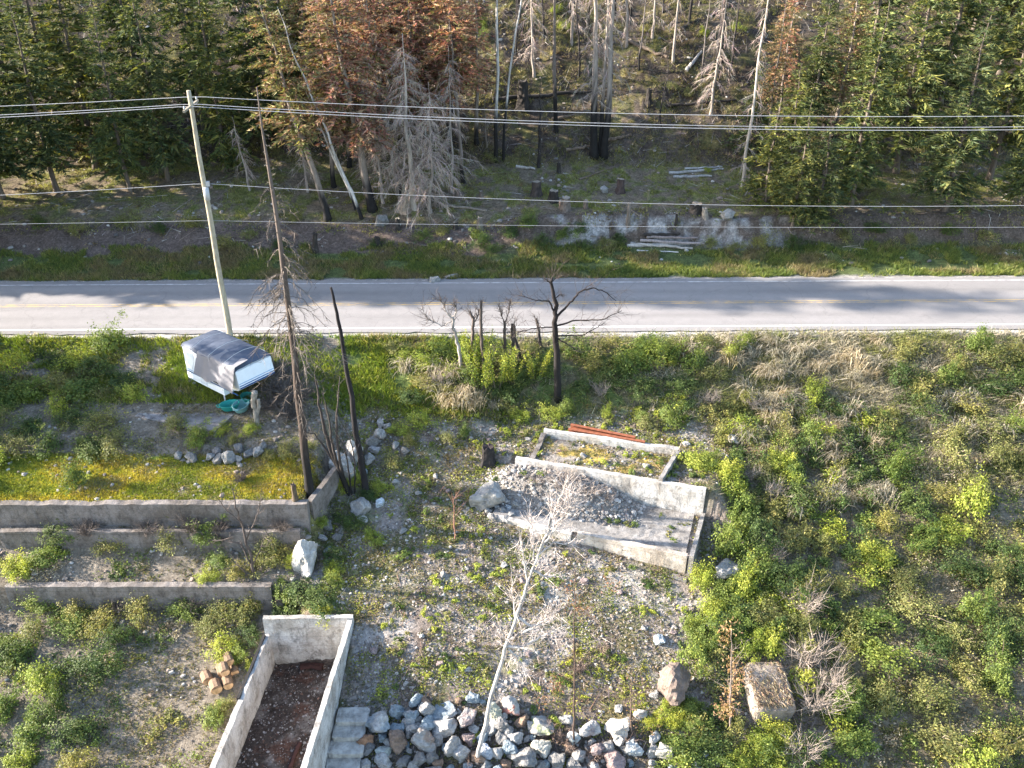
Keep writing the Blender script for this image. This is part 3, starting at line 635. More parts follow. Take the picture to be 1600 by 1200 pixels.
fir(FIR[0], (38.91, 67.72), .9, 3.3, 'fir cut by the right picture edge')
fir(FIR[2], (30.57, 82.25), .95, 5.9, 'fir high on the slope, upper right')
fir(FIR[0], (37.67, 82.73), 1.0, 2.4, 'fir high on the slope nearest the upper right corner')
fir(FIR[1], (43.55, 85.46), 1.0, 1.2, 'fir on the upper slope just in from the right picture edge')
fir(FIR[3], (42.75, 90.63), .9, 2.9, 'fir at the top edge in the right hand woods')
fir(FIR[2], (46.87, 89.71), 1.0, 4.9, 'fir filling the upper right corner')
# the wood goes on along the road's bend, outside the picture; its trees throw the long evening shadows
for k, (x, y, s) in enumerate([(-49, 64.6, 1.3), (-45, 65.4, 1.2), (-54, 66, 1.35), (-40, 62.5, .72), (-46, 63.0, .85), (-52, 63.4, .95), (-58, 63.2, 1.05), (-49, 66.2, .9), (-55, 67, 1.05), (-43.5, 65.8, .75), (-63, 65.4, 1.1), (-69, 65.0, 1.2), (-74, 68, 1.2), (-80, 70, 1.2)]):
    fir(TALL[k % 2], (x, y), s, k * 1.3, 'tall fir of the wood along the bend of the road', 'wood along the bend of the road')
for k, (x, y, s) in enumerate([(-31, 47.2, .42), (-35, 46.2, .5), (-41, 44.5, .6), (-38, 48.6, .55)]):
    fir(TALL[k % 2], (x, y), s, k * 2.1 + .4, 'fir on the near side of the road beyond the terraces', 'firs on the near road bank')

# --- scorched red and dead grey conifers
gr = 'scorched red brown conifers'
def dead_fir(xy, H, lo, Rm, seed, label, cols=RED, lean=(0, 0), r0=.2, burnt=1.6, bark=(.22, .18, .15), dens=.85, thin=.18, grp=gr, droop=.45):
    return put_tree('scorched_fir', label, 'tree', xy, fir_parts(seed, H, lo, Rm, cols, r0, lean, dens * 1.7, droop, burnt, bark, thin, shape=.6, size=.62, step=.30, nb=7), grp)
dead_fir((-3.87, 72.74), 17, .45, 3.2, 201, 'red crowned dead fir with bare thin trunk, left of the birch pair', dens=.7, lean=(-1.2, 0), r0=.16)
dead_fir((-10.64, 68.05), 18, .30, 3.7, 202, 'scorched red fir with thick black foot beside the grey boulder', lean=(-2.2, 0), r0=.34, burnt=2.4)
dead_fir((-13.92, 66.94), 16, .38, 3.2, 203, 'leaning half scorched fir, leftmost of the black footed trunks', cols=MIXED, lean=(-3.4, .5), r0=.27, burnt=2.2)
dead_fir((-8.87, 70.50), 18, .40, 3.3, 204, 'red brown fir behind the pale cut stump', cols=RED, lean=(-1.8, 0), r0=.2)
dead_fir((-13.61, 75.79), 17, .22, 3.6, 205, 'dense rusty brown fir behind the leaning birch', cols=MIXED)
dead_fir((-6.85, 76.35), 17, .3, 3.8, 206, 'tall rusty red fir behind the drooping grey conifers', cols=RED)
dead_fir((-16.46, 78.00), 16, .25, 3.3, 207, 'half green rusty fir at the edge of the green firs', cols=MIXED)
dead_fir((-10.28, 79.21), 16, .22, 3.6, 208, 'red fir upslope in the middle of the scorched group', cols=RED)
dead_fir((-5.20, 80.86), 14, .2, 2.9, 209, 'small russet fir upslope, nearest the birch pair', cols=RED)
dead_fir((20.96, 75.94), 14, .35, 1.7, 210, 'thin tan dead fir among the green ones on the right', cols=TAN, thin=.35, r0=.14)
dead_fir((22.82, 79.84), 13, .25, 1.6, 211, 'reddish thin fir upslope behind the pale dead trunk', cols=TAN + RED[:2], thin=.3, r0=.13)
dead_fir((27.39, 79.09), 14, .25, 2.2, 212, 'brownish half dead fir in the right hand woods', cols=MIXED, thin=.2)
dead_fir((-7.59, 74.00), 18, .28, 3.3, 221, 'rusty fir directly behind the thickest grey dead conifer', cols=RED)
dead_fir((-11.12, 75.04), 17, .30, 3.3, 222, 'rusty fir behind the scorched fir with the thick black foot', cols=RED)
dead_fir((-14.30, 72.31), 15, .34, 2.8, 223, 'half scorched fir behind the leftmost black footed trunk', cols=MIXED)
dead_fir((-2.99, 78.12), 14, .35, 2.2, 224, 'thin russet fir in shade between red firs and birches', cols=RED, thin=.35)
gg = 'grey dead conifers with hanging twigs'
def grey_fir(xy, H, lean, seed, label, Rm=2.3, lo=.12, hi=.98, n=80, r0=.19, burnt=0., c=(.33, .27, .23), hang=24, trunkc=(.30, .255, .22)):
    g = np.random.default_rng(seed); p = wob_path(H, g, lean); mb, pts = limbs(p, H, lo, hi, n, lambda t: Rm * (1 - t) ** .7 + .25, g, -.05, .5, .02, c, twig=False)
    for q in pts:
        L_ = np.linalg.norm(q[-1] - q[0]); m = int(hang * L_ / 1.6) + 4; s = np.linspace(0, 1, len(q)); w = g.uniform(.15, 1, m); b0 = np.stack([np.interp(w, s, q[:, i]) for i in range(3)], 1)
        od = (q[-1] - q[0]) / (L_ + 1e-6); e = b0 + g.normal(0, .20, (m, 3)) + np.outer(g.uniform(.1, .6, m), od) - np.outer(g.uniform(.1, .75, m) * g.random(m) ** .5, UP); mb.add(*strips(b0, e, g.uniform(.018, .035, m), g), rep(jit(c, m, g, .25), 3))
    return put_tree('dead_conifer', label, 'tree', xy, [('trunk', trunk_mb(p, r0, g, trunkc, burnt).mesh('trunk', M['bark'], True)), ('branches', mb.mesh('branches', M['twig']))], gg)
grey_fir((-7.46, 68.15), 12.78, (-.2, 0), 301, 'grey dead conifer with hanging twigs, thickest pale trunk of three', 3.3, .10, .93, 110, .24, trunkc=(.40, .35, .3))
grey_fir((-6.17, 67.83), 9.68, (.2, 0), 302, 'shorter grey dead conifer with hanging twigs, rightmost of three', 3.1, .10, .93, 90, .15)
grey_fir((-8.96, 70.38), 13.01, (-.9, 0), 303, 'grey dead conifer behind the pale cut stump', 3.0, .15, .9, 90, .16)
grey_fir((-9.89, 68.85), 12, (-.6, 0), 316, 'grey dead conifer between the black footed fir and the pale stump', 2.6, .1, .92, 70, .12)
grey_fir((-4.87, 71.14), 11, (.2, 0), 317, 'short grey dead conifer beside the red crowned fir with bare trunk', 2.4, .1, .92, 60, .12)
grey_fir((6.91, 77.16), 18.5, (-.6, 0), 304, 'left trunk of the tall grey trio with black feet', 1.9, .25, .75, 34, .34, 5.6)
grey_fir((7.36, 77.46), 18.5, (.2, .2), 305, 'thin middle trunk of the tall grey trio with black feet', 1.4, .3, .8, 24, .20, 5.0)
grey_fir((7.78, 77.26), 18.5, (.1, 0), 306, 'right trunk of the tall grey trio with black feet', 2.0, .25, .75, 34, .30, 4.6)
grey_fir((10.51, 88.98), 13, (-.3, 0), 307, 'thin pale dead conifer high on the slope with whiskery twigs', 1.2, .05, .9, 40, .14)
grey_fir((14.53, 86.64), 13, (0, 0), 308, 'thin pale dead trunk high on the slope above the fallen logs', .9, .1, .9, 26, .13)
grey_fir((18.44, 71.97), 18, (.3, 0), 309, 'slim pale dead trunk standing before the right hand firs', 1.2, .05, .9, 50, .15, 0, trunkc=(.46, .40, .34))
grey_fir((-16.24, 71.14), 7.44, (-.4, 0), 310, 'thin grey dead conifer behind the leftmost black footed trunk', 1.5, .15, .9, 46, .12)
grey_fir((-20.81, 71.19), 5.82, (-.5, 0), 311, 'short bare grey snag just left of the tall dead conifer', 1.0, .2, .9, 20, .12)
grey_fir((17.17, 80.96), 12, (.2, 0), 312, 'grey dead conifer beside the burnt snag on the upper slope', 1.8, .1, .9, 60, .14)
grey_fir((2.00, 85.30), 12, (-.3, 0), 313, 'whiskery grey dead conifer behind the burnt stump', 1.7, .1, .9, 60, .13)
grey_fir((5.48, 89.36), 12, (.1, 0), 314, 'grey dead conifer high on the slope left of the trio', 1.6, .1, .9, 60, .14)
grey_fir((12.97, 89.71), 11, (.1, 0), 315, 'grey dead conifer highest on the open slope', 1.5, .1, .9, 50, .13)
# --- birches
def birch(xy, H, lean, seed, label, r0=.14, burnt=2.2, n=22, Rm=1.6):
    g = np.random.default_rng(seed); p = wob_path(H, g, lean, amp=.08); mb, _ = limbs(p, H, .35, .97, n, lambda t: Rm * (1.1 - t), g, .9, .0, .016, (.30, .26, .23))
    return put_tree('birch_tree', label, 'tree', xy, [('trunk', trunk_mb(p, r0, g, (.50, .47, .43), burnt, sides=8, bars=True, pw=.7).mesh('trunk', M['bark'], True)), ('branches', mb.mesh('branches', M['twig']))], 'white birches with scorched feet')
birch((-1.39, 76.40), 19, (.5, 0), 401, 'white birch with black foot, straighter of the pair', .17, 4.2)
birch((-0.70, 76.50), 19, (2.6, .4), 402, 'thinner white birch leaning away from its straighter neighbour', .12, 4.6)
birch((-11.32, 67.09), 15, (-4.6, 0), 403, 'leaning white birch with black foot among the scorched firs', .14, 1.3)
birch((-11.97, 68.07), 9, (-2.9, 0), 404, 'short thin birch leaning beside the taller leaning one', .12, 1.0)
# --- burnt trunks on the slope
def burnt_trunk(xy, H, lean, seed, label, r0=.16, burnt=None, n=18, Rm=1.0, c=(.035, .030, .028), top=None, grp='burnt black trunks on the slope', rise=.1, droop=.2, lo=.2):
    g = np.random.default_rng(seed); p = wob_path(H, g, lean); mb, _ = limbs(p, H, lo, .97, n, lambda t: Rm * (1.05 - t) + .2, g, rise, droop, .02, (.10, .085, .075))
    return put_tree('burnt_tree', label, 'tree', xy, [('trunk', trunk_mb(p, r0, g, c, burnt or 0, top, pw=.6).mesh('trunk', M['bark'], True)), ('branches', mb.mesh('branches', M['twig']))], grp)
burnt_trunk((2.24, 75.89), 6.34, (0, 0), 501, 'thin burnt trunk in front of the dark fallen log', .15, n=36, Rm=1.5)
burnt_trunk((3.79, 79.54), 14, (-.5, 0), 502, 'tall burnt trunk fading to grey, right of the burnt stump', .20, 4, c=(.16, .13, .11))
burnt_trunk((18.73, 87.04), 10, (-.3, 0), 503, 'thick charred snag at the top of the open slope', .32, n=10)
burnt_trunk((-3.26, 90.88), 9, (-.8, 0), 504, 'dark trunk high on the slope behind the russet fir', .2)
burnt_trunk((0.72, 91.60), 9, (-.6, 0), 505, 'black trunk high between the birch pair and tall burnt trunk', .16)
burnt_trunk((-2.17, 77.98), 4.22, (-.2, 0), 506, 'thin sapling trunk standing just left of the birch pair', .06, c=(.2, .17, .14))
burnt_trunk((16.32, 90.88), 9, (.6, 0), 507, 'dark leaning trunk at the top of the open slope', .14)
burnt_trunk((9.60, 92.18), 9, (-.2, 0), 508, 'dark trunk at the top edge above the grey trio', .15)
burnt_trunk((-5.47, 79.31), 11, (-.5, 0), 509, 'thin dark trunk in the shade between red firs and birches', .10)

for k, (xy, H, r, c, d) in enumerate([((6.02, 85.46), 9, .10, (.05, .042, .038), 'thin charred trunk upslope just left of the grey trio'), ((11.47, 85.80), 8, .09, (.19, .16, .14), 'thin grey trunk on the open slope behind the lone burnt stump'), ((12.94, 79.90), 7, .07, (.06, .05, .045), 'slim charred sapling on the lower open slope'), ((8.77, 83.53), 9, .10, (.2, .17, .15), 'thin grey trunk upslope just right of the grey trio'), ((2.94, 89.60), 9, .11, (.05, .04, .036), 'charred trunk near the two lime bushes'), ((7.16, 91.41), 9, .10, (.16, .13, .11), 'thin brown trunk above the grey trio'), ((16.80, 84.66), 8, .08, (.2, .17, .15), 'thin pale trunk beside the silver log'), ((0.29, 87.41), 9, .10, (.05, .04, .036), 'thin charred trunk upslope between birches and burnt stump'), ((-4.00, 85.30), 10, .11, (.07, .055, .05), 'thin dark trunk upslope left of the birch pair'), ((19.47, 85.41), 9, .10, (.06, .05, .045), 'charred trunk at the edge of the right firs'), ((11.16, 92.81), 8, .10, (.05, .042, .04), 'charred trunk at the top edge over the open slope'), ((14.17, 92.91), 8, .10, (.2, .17, .15), 'grey trunk at the top edge over the open slope')]):
    burnt_trunk(xy, H, ((-.4, .3, .1, -.2)[k % 4], 0), 520 + k, d, r, 2.0, 26, 1.3, c, droop=.4)
# --- the tall dead conifer and the burnt trees of the lots
def tall_dead():
    g = np.random.default_rng(601); xy = (-10.49, 38.66); H = 20.83; p = wob_path(H, g, (.1, 0), amp=.05); mb = MB()
    mb, _ = limbs(p, H, .28, .80, 46, lambda t: 2.7 - 2.0 * t, g, .15, .75, .020, (.10, .083, .072), mb, seg=5, sub=5)
    mb, _ = limbs(p, H, .44, .66, 40, lambda t: 3.1 - 2.2 * t, g, .1, .9, .020, (.14, .118, .10), mb, seg=5, sub=6)
    mb, _ = limbs(p, H, .72, .99, 30, lambda t: 1.3 - 1.1 * t, g, .2, .3, .014, (.14, .12, .10), mb)
    mb, _ = limbs(p, H, .10, .30, 8, lambda t: .5, g, .0, .3, .03, (.05, .045, .04), mb, sub=1)
    put_tree('dead_conifer', 'tall burnt bare conifer rising from the corner of the mossy terrace', 'tree', xy,
             [('trunk', trunk_mb(p, .23, g, (.06, .045, .037), 3.4, (.13, .105, .09), pw=.65).mesh('trunk', M['bark'], True)), ('branches', mb.mesh('branches', M['twig']))])
tall_dead()
def traced(name, label, cat, xy, stems, seed, c, burnt=0., twn=10, twl=.5, twr=.012, tw_c=None, grp=None, bars=False, dyv=.12, sides=7):
    """a tree from its main stems: each stem is (points (dx,dz), radius at foot, radius at tip)"""
    g = np.random.default_rng(seed); tr = MB(); br = MB(); tw_c = tw_c or c
    for k, (pts, r0, r1) in enumerate(stems):
        q = np.array(pts, float); n = len(q); t = np.linspace(0, 1, n); tt = np.linspace(0, 1, 4 * n)
        dy = np.cumsum(g.normal(0, dyv, n)) * (k > 0); dy -= dy[0]
        if k == 0 or q[0][1] < .2: q[0][1] -= .25
        p = np.stack([np.interp(tt, t, q[:, 0]), np.interp(tt, t, dy), np.interp(tt, t, q[:, 1])], 1); p[1:-1] += g.normal(0, .012 + r0 * .10, (len(tt) - 2, 3))
        v, f = tube(p, r0 + (r1 - r0) * tt, sides if r0 > .04 else 4); cc = np.tile(np.array(c)[None], (len(v), 1)) * np.exp(g.normal(0, .12, (len(v), 1)))
        if burnt: kk = (1 - sstep(burnt * .7, burnt * 1.2, v[:, 2] + g.normal(0, burnt * .08, len(v))))[:, None]; cc = cc * (1 - kk) + np.array((.024, .021, .02)) * kk
        if bars: cc *= np.where(g.random(len(v)) < .10, .5, 1)[:, None]
        (tr if k == 0 else br).add(v, f, cc)
        L_ = np.linalg.norm(np.diff(p, axis=0), axis=1).sum(); m = int(twn * (1 if k else .7))
        for j in range(m):
            w = g.uniform(.25, 1); i0 = int(w * (len(p) - 1)); d = p[min(i0 + 1, len(p) - 1)] - p[i0 - 1]; d /= np.linalg.norm(d) + 1e-9
            dd = d * .7 + g.normal(0, .55, 3) + UP * .25; dd /= np.linalg.norm(dd); l = min(twl, .32 * L_) * g.uniform(.5, 1.5); s = np.linspace(0, 1, 4)
            qq = p[i0] + np.outer(s * l, dd) + g.normal(0, .05 * l, (4, 3)) * s[:, None]; br.add(*tube(qq, twr * (1 - .75 * s), 3, False), np.array(tw_c) * g.uniform(.8, 1.3))
            b0 = qq[g.integers(1, 4, 5)]; e = b0 + (dd * .6 + g.normal(0, .5, (5, 3))) * l * .5; br.add(*strips(b0, e, twr * 1.1, g), np.array(tw_c) * g.uniform(.8, 1.3))
    parts = [('trunk', tr.mesh('trunk', M['bark'], True))]
    if br.n: parts.append(('branches', br.mesh('branches', M['twig'], True)))
    return put_tree(name, label, cat, xy, parts, grp)
traced('burnt_pole_tree', 'slim branchless burnt trunk leaning beside the white boulder slabs', 'tree', (-7.92, 40.52), [([(0.00, -0.03), (-0.17, 2.89), (-0.30, 6.41), (-0.52, 10.03), (-0.72, 12.11)], .20, .06)], 611, (.024, .021, .022), 0, 3, .2)
traced('burnt_sapling_clump', 'clump of burnt saplings splitting from one black foot', 'tree', (-8.74, 40.41),
       [([(0.00, -0.00), (-0.42, 1.44), (-0.91, 3.40), (-1.11, 5.37), (-1.15, 7.44)], .17, .03), ([(-0.31, 1.14), (-0.34, 3.00), (-0.19, 5.37), (0.14, 7.44)], .10, .02), ([(-0.59, 1.85), (-1.18, 3.00), (-1.60, 3.80), (-2.22, 4.28)], .07, .015),
        ([(0.00, -0.00), (0.09, 1.77), (-0.04, 3.40), (-0.51, 4.79)], .06, .015), ([(-0.48, 1.52), (-0.64, 3.40), (-0.58, 5.37), (-0.69, 6.88)], .09, .02), ([(0.18, 0.08), (0.46, 2.18), (0.33, 3.80), (0.01, 4.98)], .05, .012)], 612, (.06, .05, .045), 1.8, 12, .7, .014, (.13, .11, .095), dyv=.2)
traced('burnt_tree', 'black burnt tree with wide curving bare limbs in front of the road', 'tree', (2.73, 46.96),
       [([(0.00, -0.01), (-0.14, 2.75), (-0.30, 4.81), (-0.30, 6.40), (-0.61, 7.56), (-0.48, 7.79)], .23, .045), ([(-0.28, 5.33), (0.49, 6.20), (1.00, 6.87), (1.70, 7.18), (2.41, 7.06), (3.05, 6.48)], .075, .016), ([(-0.26, 4.81), (0.89, 4.97), (2.32, 5.21), (3.45, 5.73)], .06, .015),
        ([(-0.18, 4.20), (1.27, 4.40), (2.50, 5.21)], .05, .013), ([(-0.32, 5.61), (-0.66, 6.48), (-1.38, 6.67), (-2.44, 6.87)], .06, .013), ([(-0.30, 4.77), (-1.28, 4.73), (-2.55, 4.56)], .045, .012),
        ([(-0.17, 4.08), (0.57, 3.71), (1.14, 3.17)], .05, .012), ([(-0.61, 7.48), (-0.76, 7.71), (-0.97, 7.86)], .04, .012), ([(-0.54, 7.56), (-0.19, 7.79), (0.16, 7.79)], .04, .012), ([(-0.31, 6.55), (-0.03, 6.79), (0.12, 6.71)], .03, .01)], 613, (.026, .021, .02), 3.2, 22, 1.1, .012, (.09, .07, .06), dyv=.25)
gc_ = 'lopped saplings on the road bank'
def lopped(label, base, stem_pts, seed, c, extra=()):
    traced('lopped_sapling', label, 'tree', base, [(stem_pts, .12, .075)] + list(extra), seed, c, 0, 22, .75, .018, (.10, .078, .068), gc_)
lopped('pale grey lopped sapling leaning on the road bank, knobbly top', (-3.01, 48.71), [(0.00, -0.00), (-0.18, 1.65), (-0.42, 2.71), (-0.43, 3.59)], 621, (.30, .27, .25), [([(-0.40, 3.34), (-0.72, 3.75), (-1.06, 4.57), (-1.57, 4.81)], .05, .015), ([(-0.43, 3.50), (-0.19, 3.96), (-0.36, 4.53)], .05, .02), ([(-0.51, 3.25), (-1.12, 2.92), (-1.86, 3.34), (-2.26, 4.16)], .04, .012)])
lopped('second lopped sapling, just right of the pale grey one', (-2.30, 49.54), [(0.00, -0.03), (-0.09, 1.28), (0.01, 2.56), (-0.20, 3.15)], 622, (.12, .095, .085), [([(0.01, 2.35), (0.25, 2.77), (0.41, 3.40)], .04, .015)])
lopped('thin lopped sapling in the middle of the road bank thicket', (-1.66, 49.00), [(0.00, -0.02), (-0.16, 1.81), (-0.18, 3.08), (-0.12, 4.32)], 623, (.10, .08, .07))
lopped('burnt lopped sapling with whiskery tips before the yellow line', (-0.39, 48.89), [(0.00, -0.01), (-0.03, 1.51), (-0.06, 3.13)], 624, (.06, .05, .045), [([(-0.06, 3.00), (-0.25, 3.62), (-0.36, 4.24)], .035, .01), ([(-0.03, 3.00), (0.20, 3.62), (0.31, 4.45)], .035, .01)])
lopped('forked burnt sapling beside the whiskery one', (0.12, 49.29), [(0.00, -0.01), (-0.08, 1.56), (-0.12, 2.58)], 625, (.06, .05, .045))
lopped('slim burnt stem right of the forked sapling', (0.58, 49.58), [(0.00, -0.04), (-0.39, 1.28), (-0.47, 2.26)], 626, (.06, .05, .045))
lopped('thin black stick stem nearest the big burnt tree', (1.81, 50.23), [(0.00, -0.04), (-0.17, 1.06), (-0.34, 2.01)], 627, (.05, .042, .04))
traced('bare_tree', 'pale leaning bare birch rising from the rock pile', 'tree', (-1.54, 26.68),
       [([(0.00, -0.03), (0.34, 2.10), (0.69, 3.98), (1.28, 6.91), (1.81, 8.97), (2.31, 10.98), (2.72, 12.46), (3.11, 13.76), (3.36, 14.62), (3.50, 15.35)], .105, .012),
        ([(1.33, 6.98), (1.92, 7.02), (2.67, 7.51), (3.67, 8.23)], .075, .020), ([(1.79, 8.53), (2.29, 8.09), (2.79, 8.37), (3.23, 8.87)], .06, .016), ([(1.97, 7.68), (2.67, 8.03), (3.18, 8.77)], .05, .014),
        ([(1.33, 6.98), (1.02, 6.84), (0.82, 7.12)], .03, .008), ([(1.36, 7.16), (1.21, 7.68), (1.06, 8.37)], .046, .012), ([(1.69, 8.20), (1.61, 9.20), (1.54, 10.18)], .046, .012), ([(2.15, 10.18), (2.02, 11.29), (1.89, 12.22)], .046, .012),
        ([(2.31, 10.98), (2.75, 10.50), (3.48, 10.60)], .046, .012), ([(2.44, 11.60), (3.08, 12.22), (3.91, 12.16)], .046, .012), ([(2.72, 12.46), (3.28, 13.26), (3.84, 13.99)], .046, .012), ([(2.54, 11.85), (3.18, 12.82), (3.62, 13.70)], .046, .012), ([(2.35, 11.29), (2.36, 12.22), (2.24, 13.26)], .038, .010),
        ([(2.89, 13.06), (2.97, 13.85), (2.91, 14.71)], .038, .010), ([(3.11, 13.76), (3.49, 14.22), (3.94, 14.56)], .038, .010), ([(2.98, 13.35), (3.38, 14.05), (3.65, 15.07)], .022, .005), ([(1.41, 6.81), (1.79, 6.27), (2.19, 5.18)], .046, .012)], 631, (.44, .405, .375), 0, 24, .9, .015, (.44, .385, .35), None, True, .12)
def withered(label, base, stem, seed, c, lc, nleaf=90, lo=.2, ls=.11):
    t = traced('withered_sapling', label, 'tree', base, [(stem, .05, .012)], seed, c, 0, 26, .8, .010, c, 'withered saplings among the rocks')
    g = np.random.default_rng(seed); q = np.array(stem); n = nleaf; k = g.uniform(lo, .95, 9); ctr = np.stack([np.interp(k, np.linspace(0, 1, len(q)), q[:, 0]) + g.normal(0, .55, 9), g.normal(0, .5, 9), np.interp(k, np.linspace(0, 1, len(q)), q[:, 1])], 1)
    p = ctr[g.integers(0, 9, n)] + g.normal(0, .2, (n, 3)); v, f = leaves(p, g.normal(size=(n, 3)), g.uniform(.6, 1.4, n) * ls, g, .45)
    MB().add(v, f, rep(jit(lc, n, g, .25), 4)).build('leaves', M['leaf'], t)
withered('withered dark sapling with rusty leaves right of the pale birch', (2.74, 27.39), [(0.00, -0.00), (-0.07, 3.04), (-0.20, 6.05), (-0.23, 8.50), (-0.32, 10.31)], 641, (.10, .07, .055), (.27, .14, .085), 420)
withered('withered young conifer with tan needle tufts beside the square boulder', (9.72, 27.77), [(0.00, -0.01), (-0.31, 2.36), (-0.51, 4.29), (-0.72, 6.31)], 642, (.25, .2, .17), (.27, .18, .10), 800, .15, .13)
withered('short withered twiggy sapling between rock pile and brown boulder', (5.35, 27.77), [(0.00, -0.03), (-0.19, 1.62), (-0.28, 3.40)], 643, (.14, .10, .08), (.26, .17, .09), 120)
withered('thin reddish dead stem standing in the gravel near the rubble', (-2.95, 37.41), [(0.00, -0.00), (0.01, 1.50), (-0.01, 2.92)], 644, (.26, .14, .10), (.30, .2, .1), 8)
traced('burnt_shrub', 'burnt bare shrub growing below the lower terrace wall', 'shrub', (-12.85, 35.12),
       [([(0.00, -0.04), (0.02, 1.45), (-0.13, 3.05), (-0.27, 4.60), (-0.28, 5.72)], .09, .015), ([(-0.04, 1.04), (-0.40, 2.26), (-1.15, 2.46), (-1.80, 2.26)], .05, .012), ([(-0.09, 2.46), (0.60, 3.83), (1.00, 4.97)], .04, .01), ([(-0.00, 0.84), (0.69, 2.26), (1.16, 3.44)], .035, .01), ([(-0.16, 3.64), (-0.72, 4.21), (-1.00, 5.35)], .035, .01), ([(-0.28, 0.21), (-0.67, 1.04), (-1.37, 0.63)], .035, .01)], 651, (.085, .068, .06), 0, 16, .6, .012, (.12, .10, .088))
traced('weathered_snag', 'short weathered pale snag with a charred side by the tubs', 'stump', (-14.25, 43.67), [([(0.00, -0.02), (0.04, 0.78), (-0.02, 1.40), (0.16, 2.14)], .15, .17), ([(0.01, 0.57), (0.27, 1.20), (0.31, 1.73)], .12, .10)], 652, (.24, .215, .185), 0, 3, .3)

# ------------------------------------------------------------------ stumps and fallen logs
def stump(xy, h, r, label, seed, c=(.05, .042, .038), top=(.30, .24, .18), grp='stumps on the bench beyond the road', lean=(0, 0)):
    g = np.random.default_rng(seed); n = 14; rows = 7; v = []
    for k in range(rows):
        t = k / (rows - 1); rr = r * (1 + .75 * (1 - t) ** 3)
        for a in np.arange(n) / n * 2 * math.pi:
            w = rr * (1 + .16 * (1 - t) * math.sin(a * 4 + seed) + .05 * g.normal()); zz = -.2 + (h + .2) * t + (g.normal(0, .05 * h) if k == rows - 1 else 0)
            v.append((w * math.cos(a) + lean[0] * t, w * math.sin(a) + lean[1] * t, zz))
    f = [q for k in range(rows - 1) for i in range(n) for q in ((k * n + i, k * n + (i + 1) % n, (k + 1) * n + (i + 1) % n), (k * n + i, (k + 1) * n + (i + 1) % n, (k + 1) * n + i))]
    t = thing('tree_stump', label, 'stump', gpos(xy), g.random() * 6, grp)
    MB().add(v, f, np.array(c)[None] * np.exp(g.normal(0, .2, (len(v), 1)))).build('bole', M['bark'], t)
    tv = np.array(v[-n:] + [(lean[0], lean[1], h - .02)]); MB().add(tv + np.array((0, 0, .004)), [(i, (i + 1) % n, n) for i in range(n)], top).build('cut_face', M['bark'], t)
BL = (.04, .034, .03); PA = (.30, .25, .20)
stump((1.92, 70.62), 1.08, .34, 'flared dark stump with pale slanted top on the bench', 701, (.07, .055, .048))
stump((3.24, 69.48), 0.82, .36, 'blackened stump second in the row of three on the bench', 702, BL)
stump((4.09, 67.52), 1.00, .32, 'split pale and black stump nearest the bank edge', 703, (.15, .12, .10), PA)
stump((3.77, 67.98), 0.70, .18, 'small splintered stump leaning on the split one', 704, (.18, .13, .1))
stump((5.60, 67.59), 0.65, .17, 'thin short stump right of the split one', 705, (.13, .1, .08))
stump((8.54, 70.82), 1.07, .28, 'tall square cut dark stump with a mossy foot', 706, (.07, .05, .045))
stump((10.57, 69.24), 0.76, .09, 'thin mossy post stump in the grassy bench', 707, (.16, .15, .09))
stump((13.89, 67.04), 0.75, .42, 'wide black stump above the pale cut bank', 708, BL)
stump((14.55, 66.37), 0.65, .20, 'pale leaning stump beside the wide black one', 709, PA, PA, lean=(.2, 0))
stump((8.67, 65.87), 1.63, .12, 'tall thin grey post stump at the bank edge', 710, (.17, .14, .115))
stump((12.28, 65.96), 0.88, .09, 'thin black stick stump on the pale cut bank', 711, BL)
stump((-8.24, 68.12), 0.86, .46, 'wide pale cut stump between the dead conifer trunks', 712, (.27, .215, .165), (.42, .34, .25))
stump((-8.55, 65.91), 0.84, .16, 'black stump with pale top on the brown soil slope', 713, BL, (.5, .42, .3))
stump((-9.95, 64.40), 0.62, .22, 'low charred stump at the top of the green verge', 714, BL, BL)
stump((-14.47, 63.67), 1.49, .17, 'leaning charred post stump left on the brown soil slope', 715, BL, BL, lean=(-.3, 0))
stump((-4.29, 70.55), 0.65, .15, 'short brown stump left of the dry logs', 716, (.14, .11, .09), PA)
stump((-2.41, 69.96), 0.72, .15, 'short brown stump with lighter top, middle of the bench', 717, (.14, .11, .09), PA)
stump((-2.40, 65.96), 0.89, .2, 'stump with tangled pale roots on the bank', 718, (.17, .14, .12), PA)
stump((-4.23, 65.99), 0.49, .18, 'low dark stump beside the one with tangled roots', 719, BL)
stump((0.95, 82.05), 2.19, .40, 'tall jagged burnt stump behind the fallen dark log', 720, BL, BL, 'burnt stumps on the slope')
stump((11.87, 81.94), 1.25, .22, 'burnt stump alone on the open slope', 721, BL, BL, 'burnt stumps on the slope')
stump((3.86, 74.94), 0.80, .14, 'small black stump at the foot of the slope', 722, BL, BL, 'burnt stumps on the slope')
stump((-1.32, 42.51), 1.05, .34, 'charred black stump beside the ruined house foundation', 723, (.03, .026, .025), (.04, .03, .03), 'stumps on the lot')
stump((-11.01, 37.75), 1.07, .13, 'short charred post at the terrace edge', 724, (.10, .075, .05), (.08, .06, .05), 'stumps on the lot')
def log(p0, p1, r, label, seed, c, grp='fallen logs on the slope', lift=0.):
    g = np.random.default_rng(seed); a = np.array((*p0, tz(*p0) + r * .7 + lift)); b = np.array((*p1, tz(*p1) + r * .7 + lift)); n = 12; s = np.linspace(0, 1, n)
    q = a + np.outer(s, b - a); q[1:-1] += g.normal(0, r * .25, (n - 2, 3)); rel = q - a
    v, f = tube(rel, r * (1 - .35 * s), 8); cc = np.array(c)[None] * np.exp(g.normal(0, .18, (len(v), 1)))
    o = MB().add(v, f, cc).build('fallen_log', M['bark']); o.location = a
    return tag(o, label, 'log', grp)
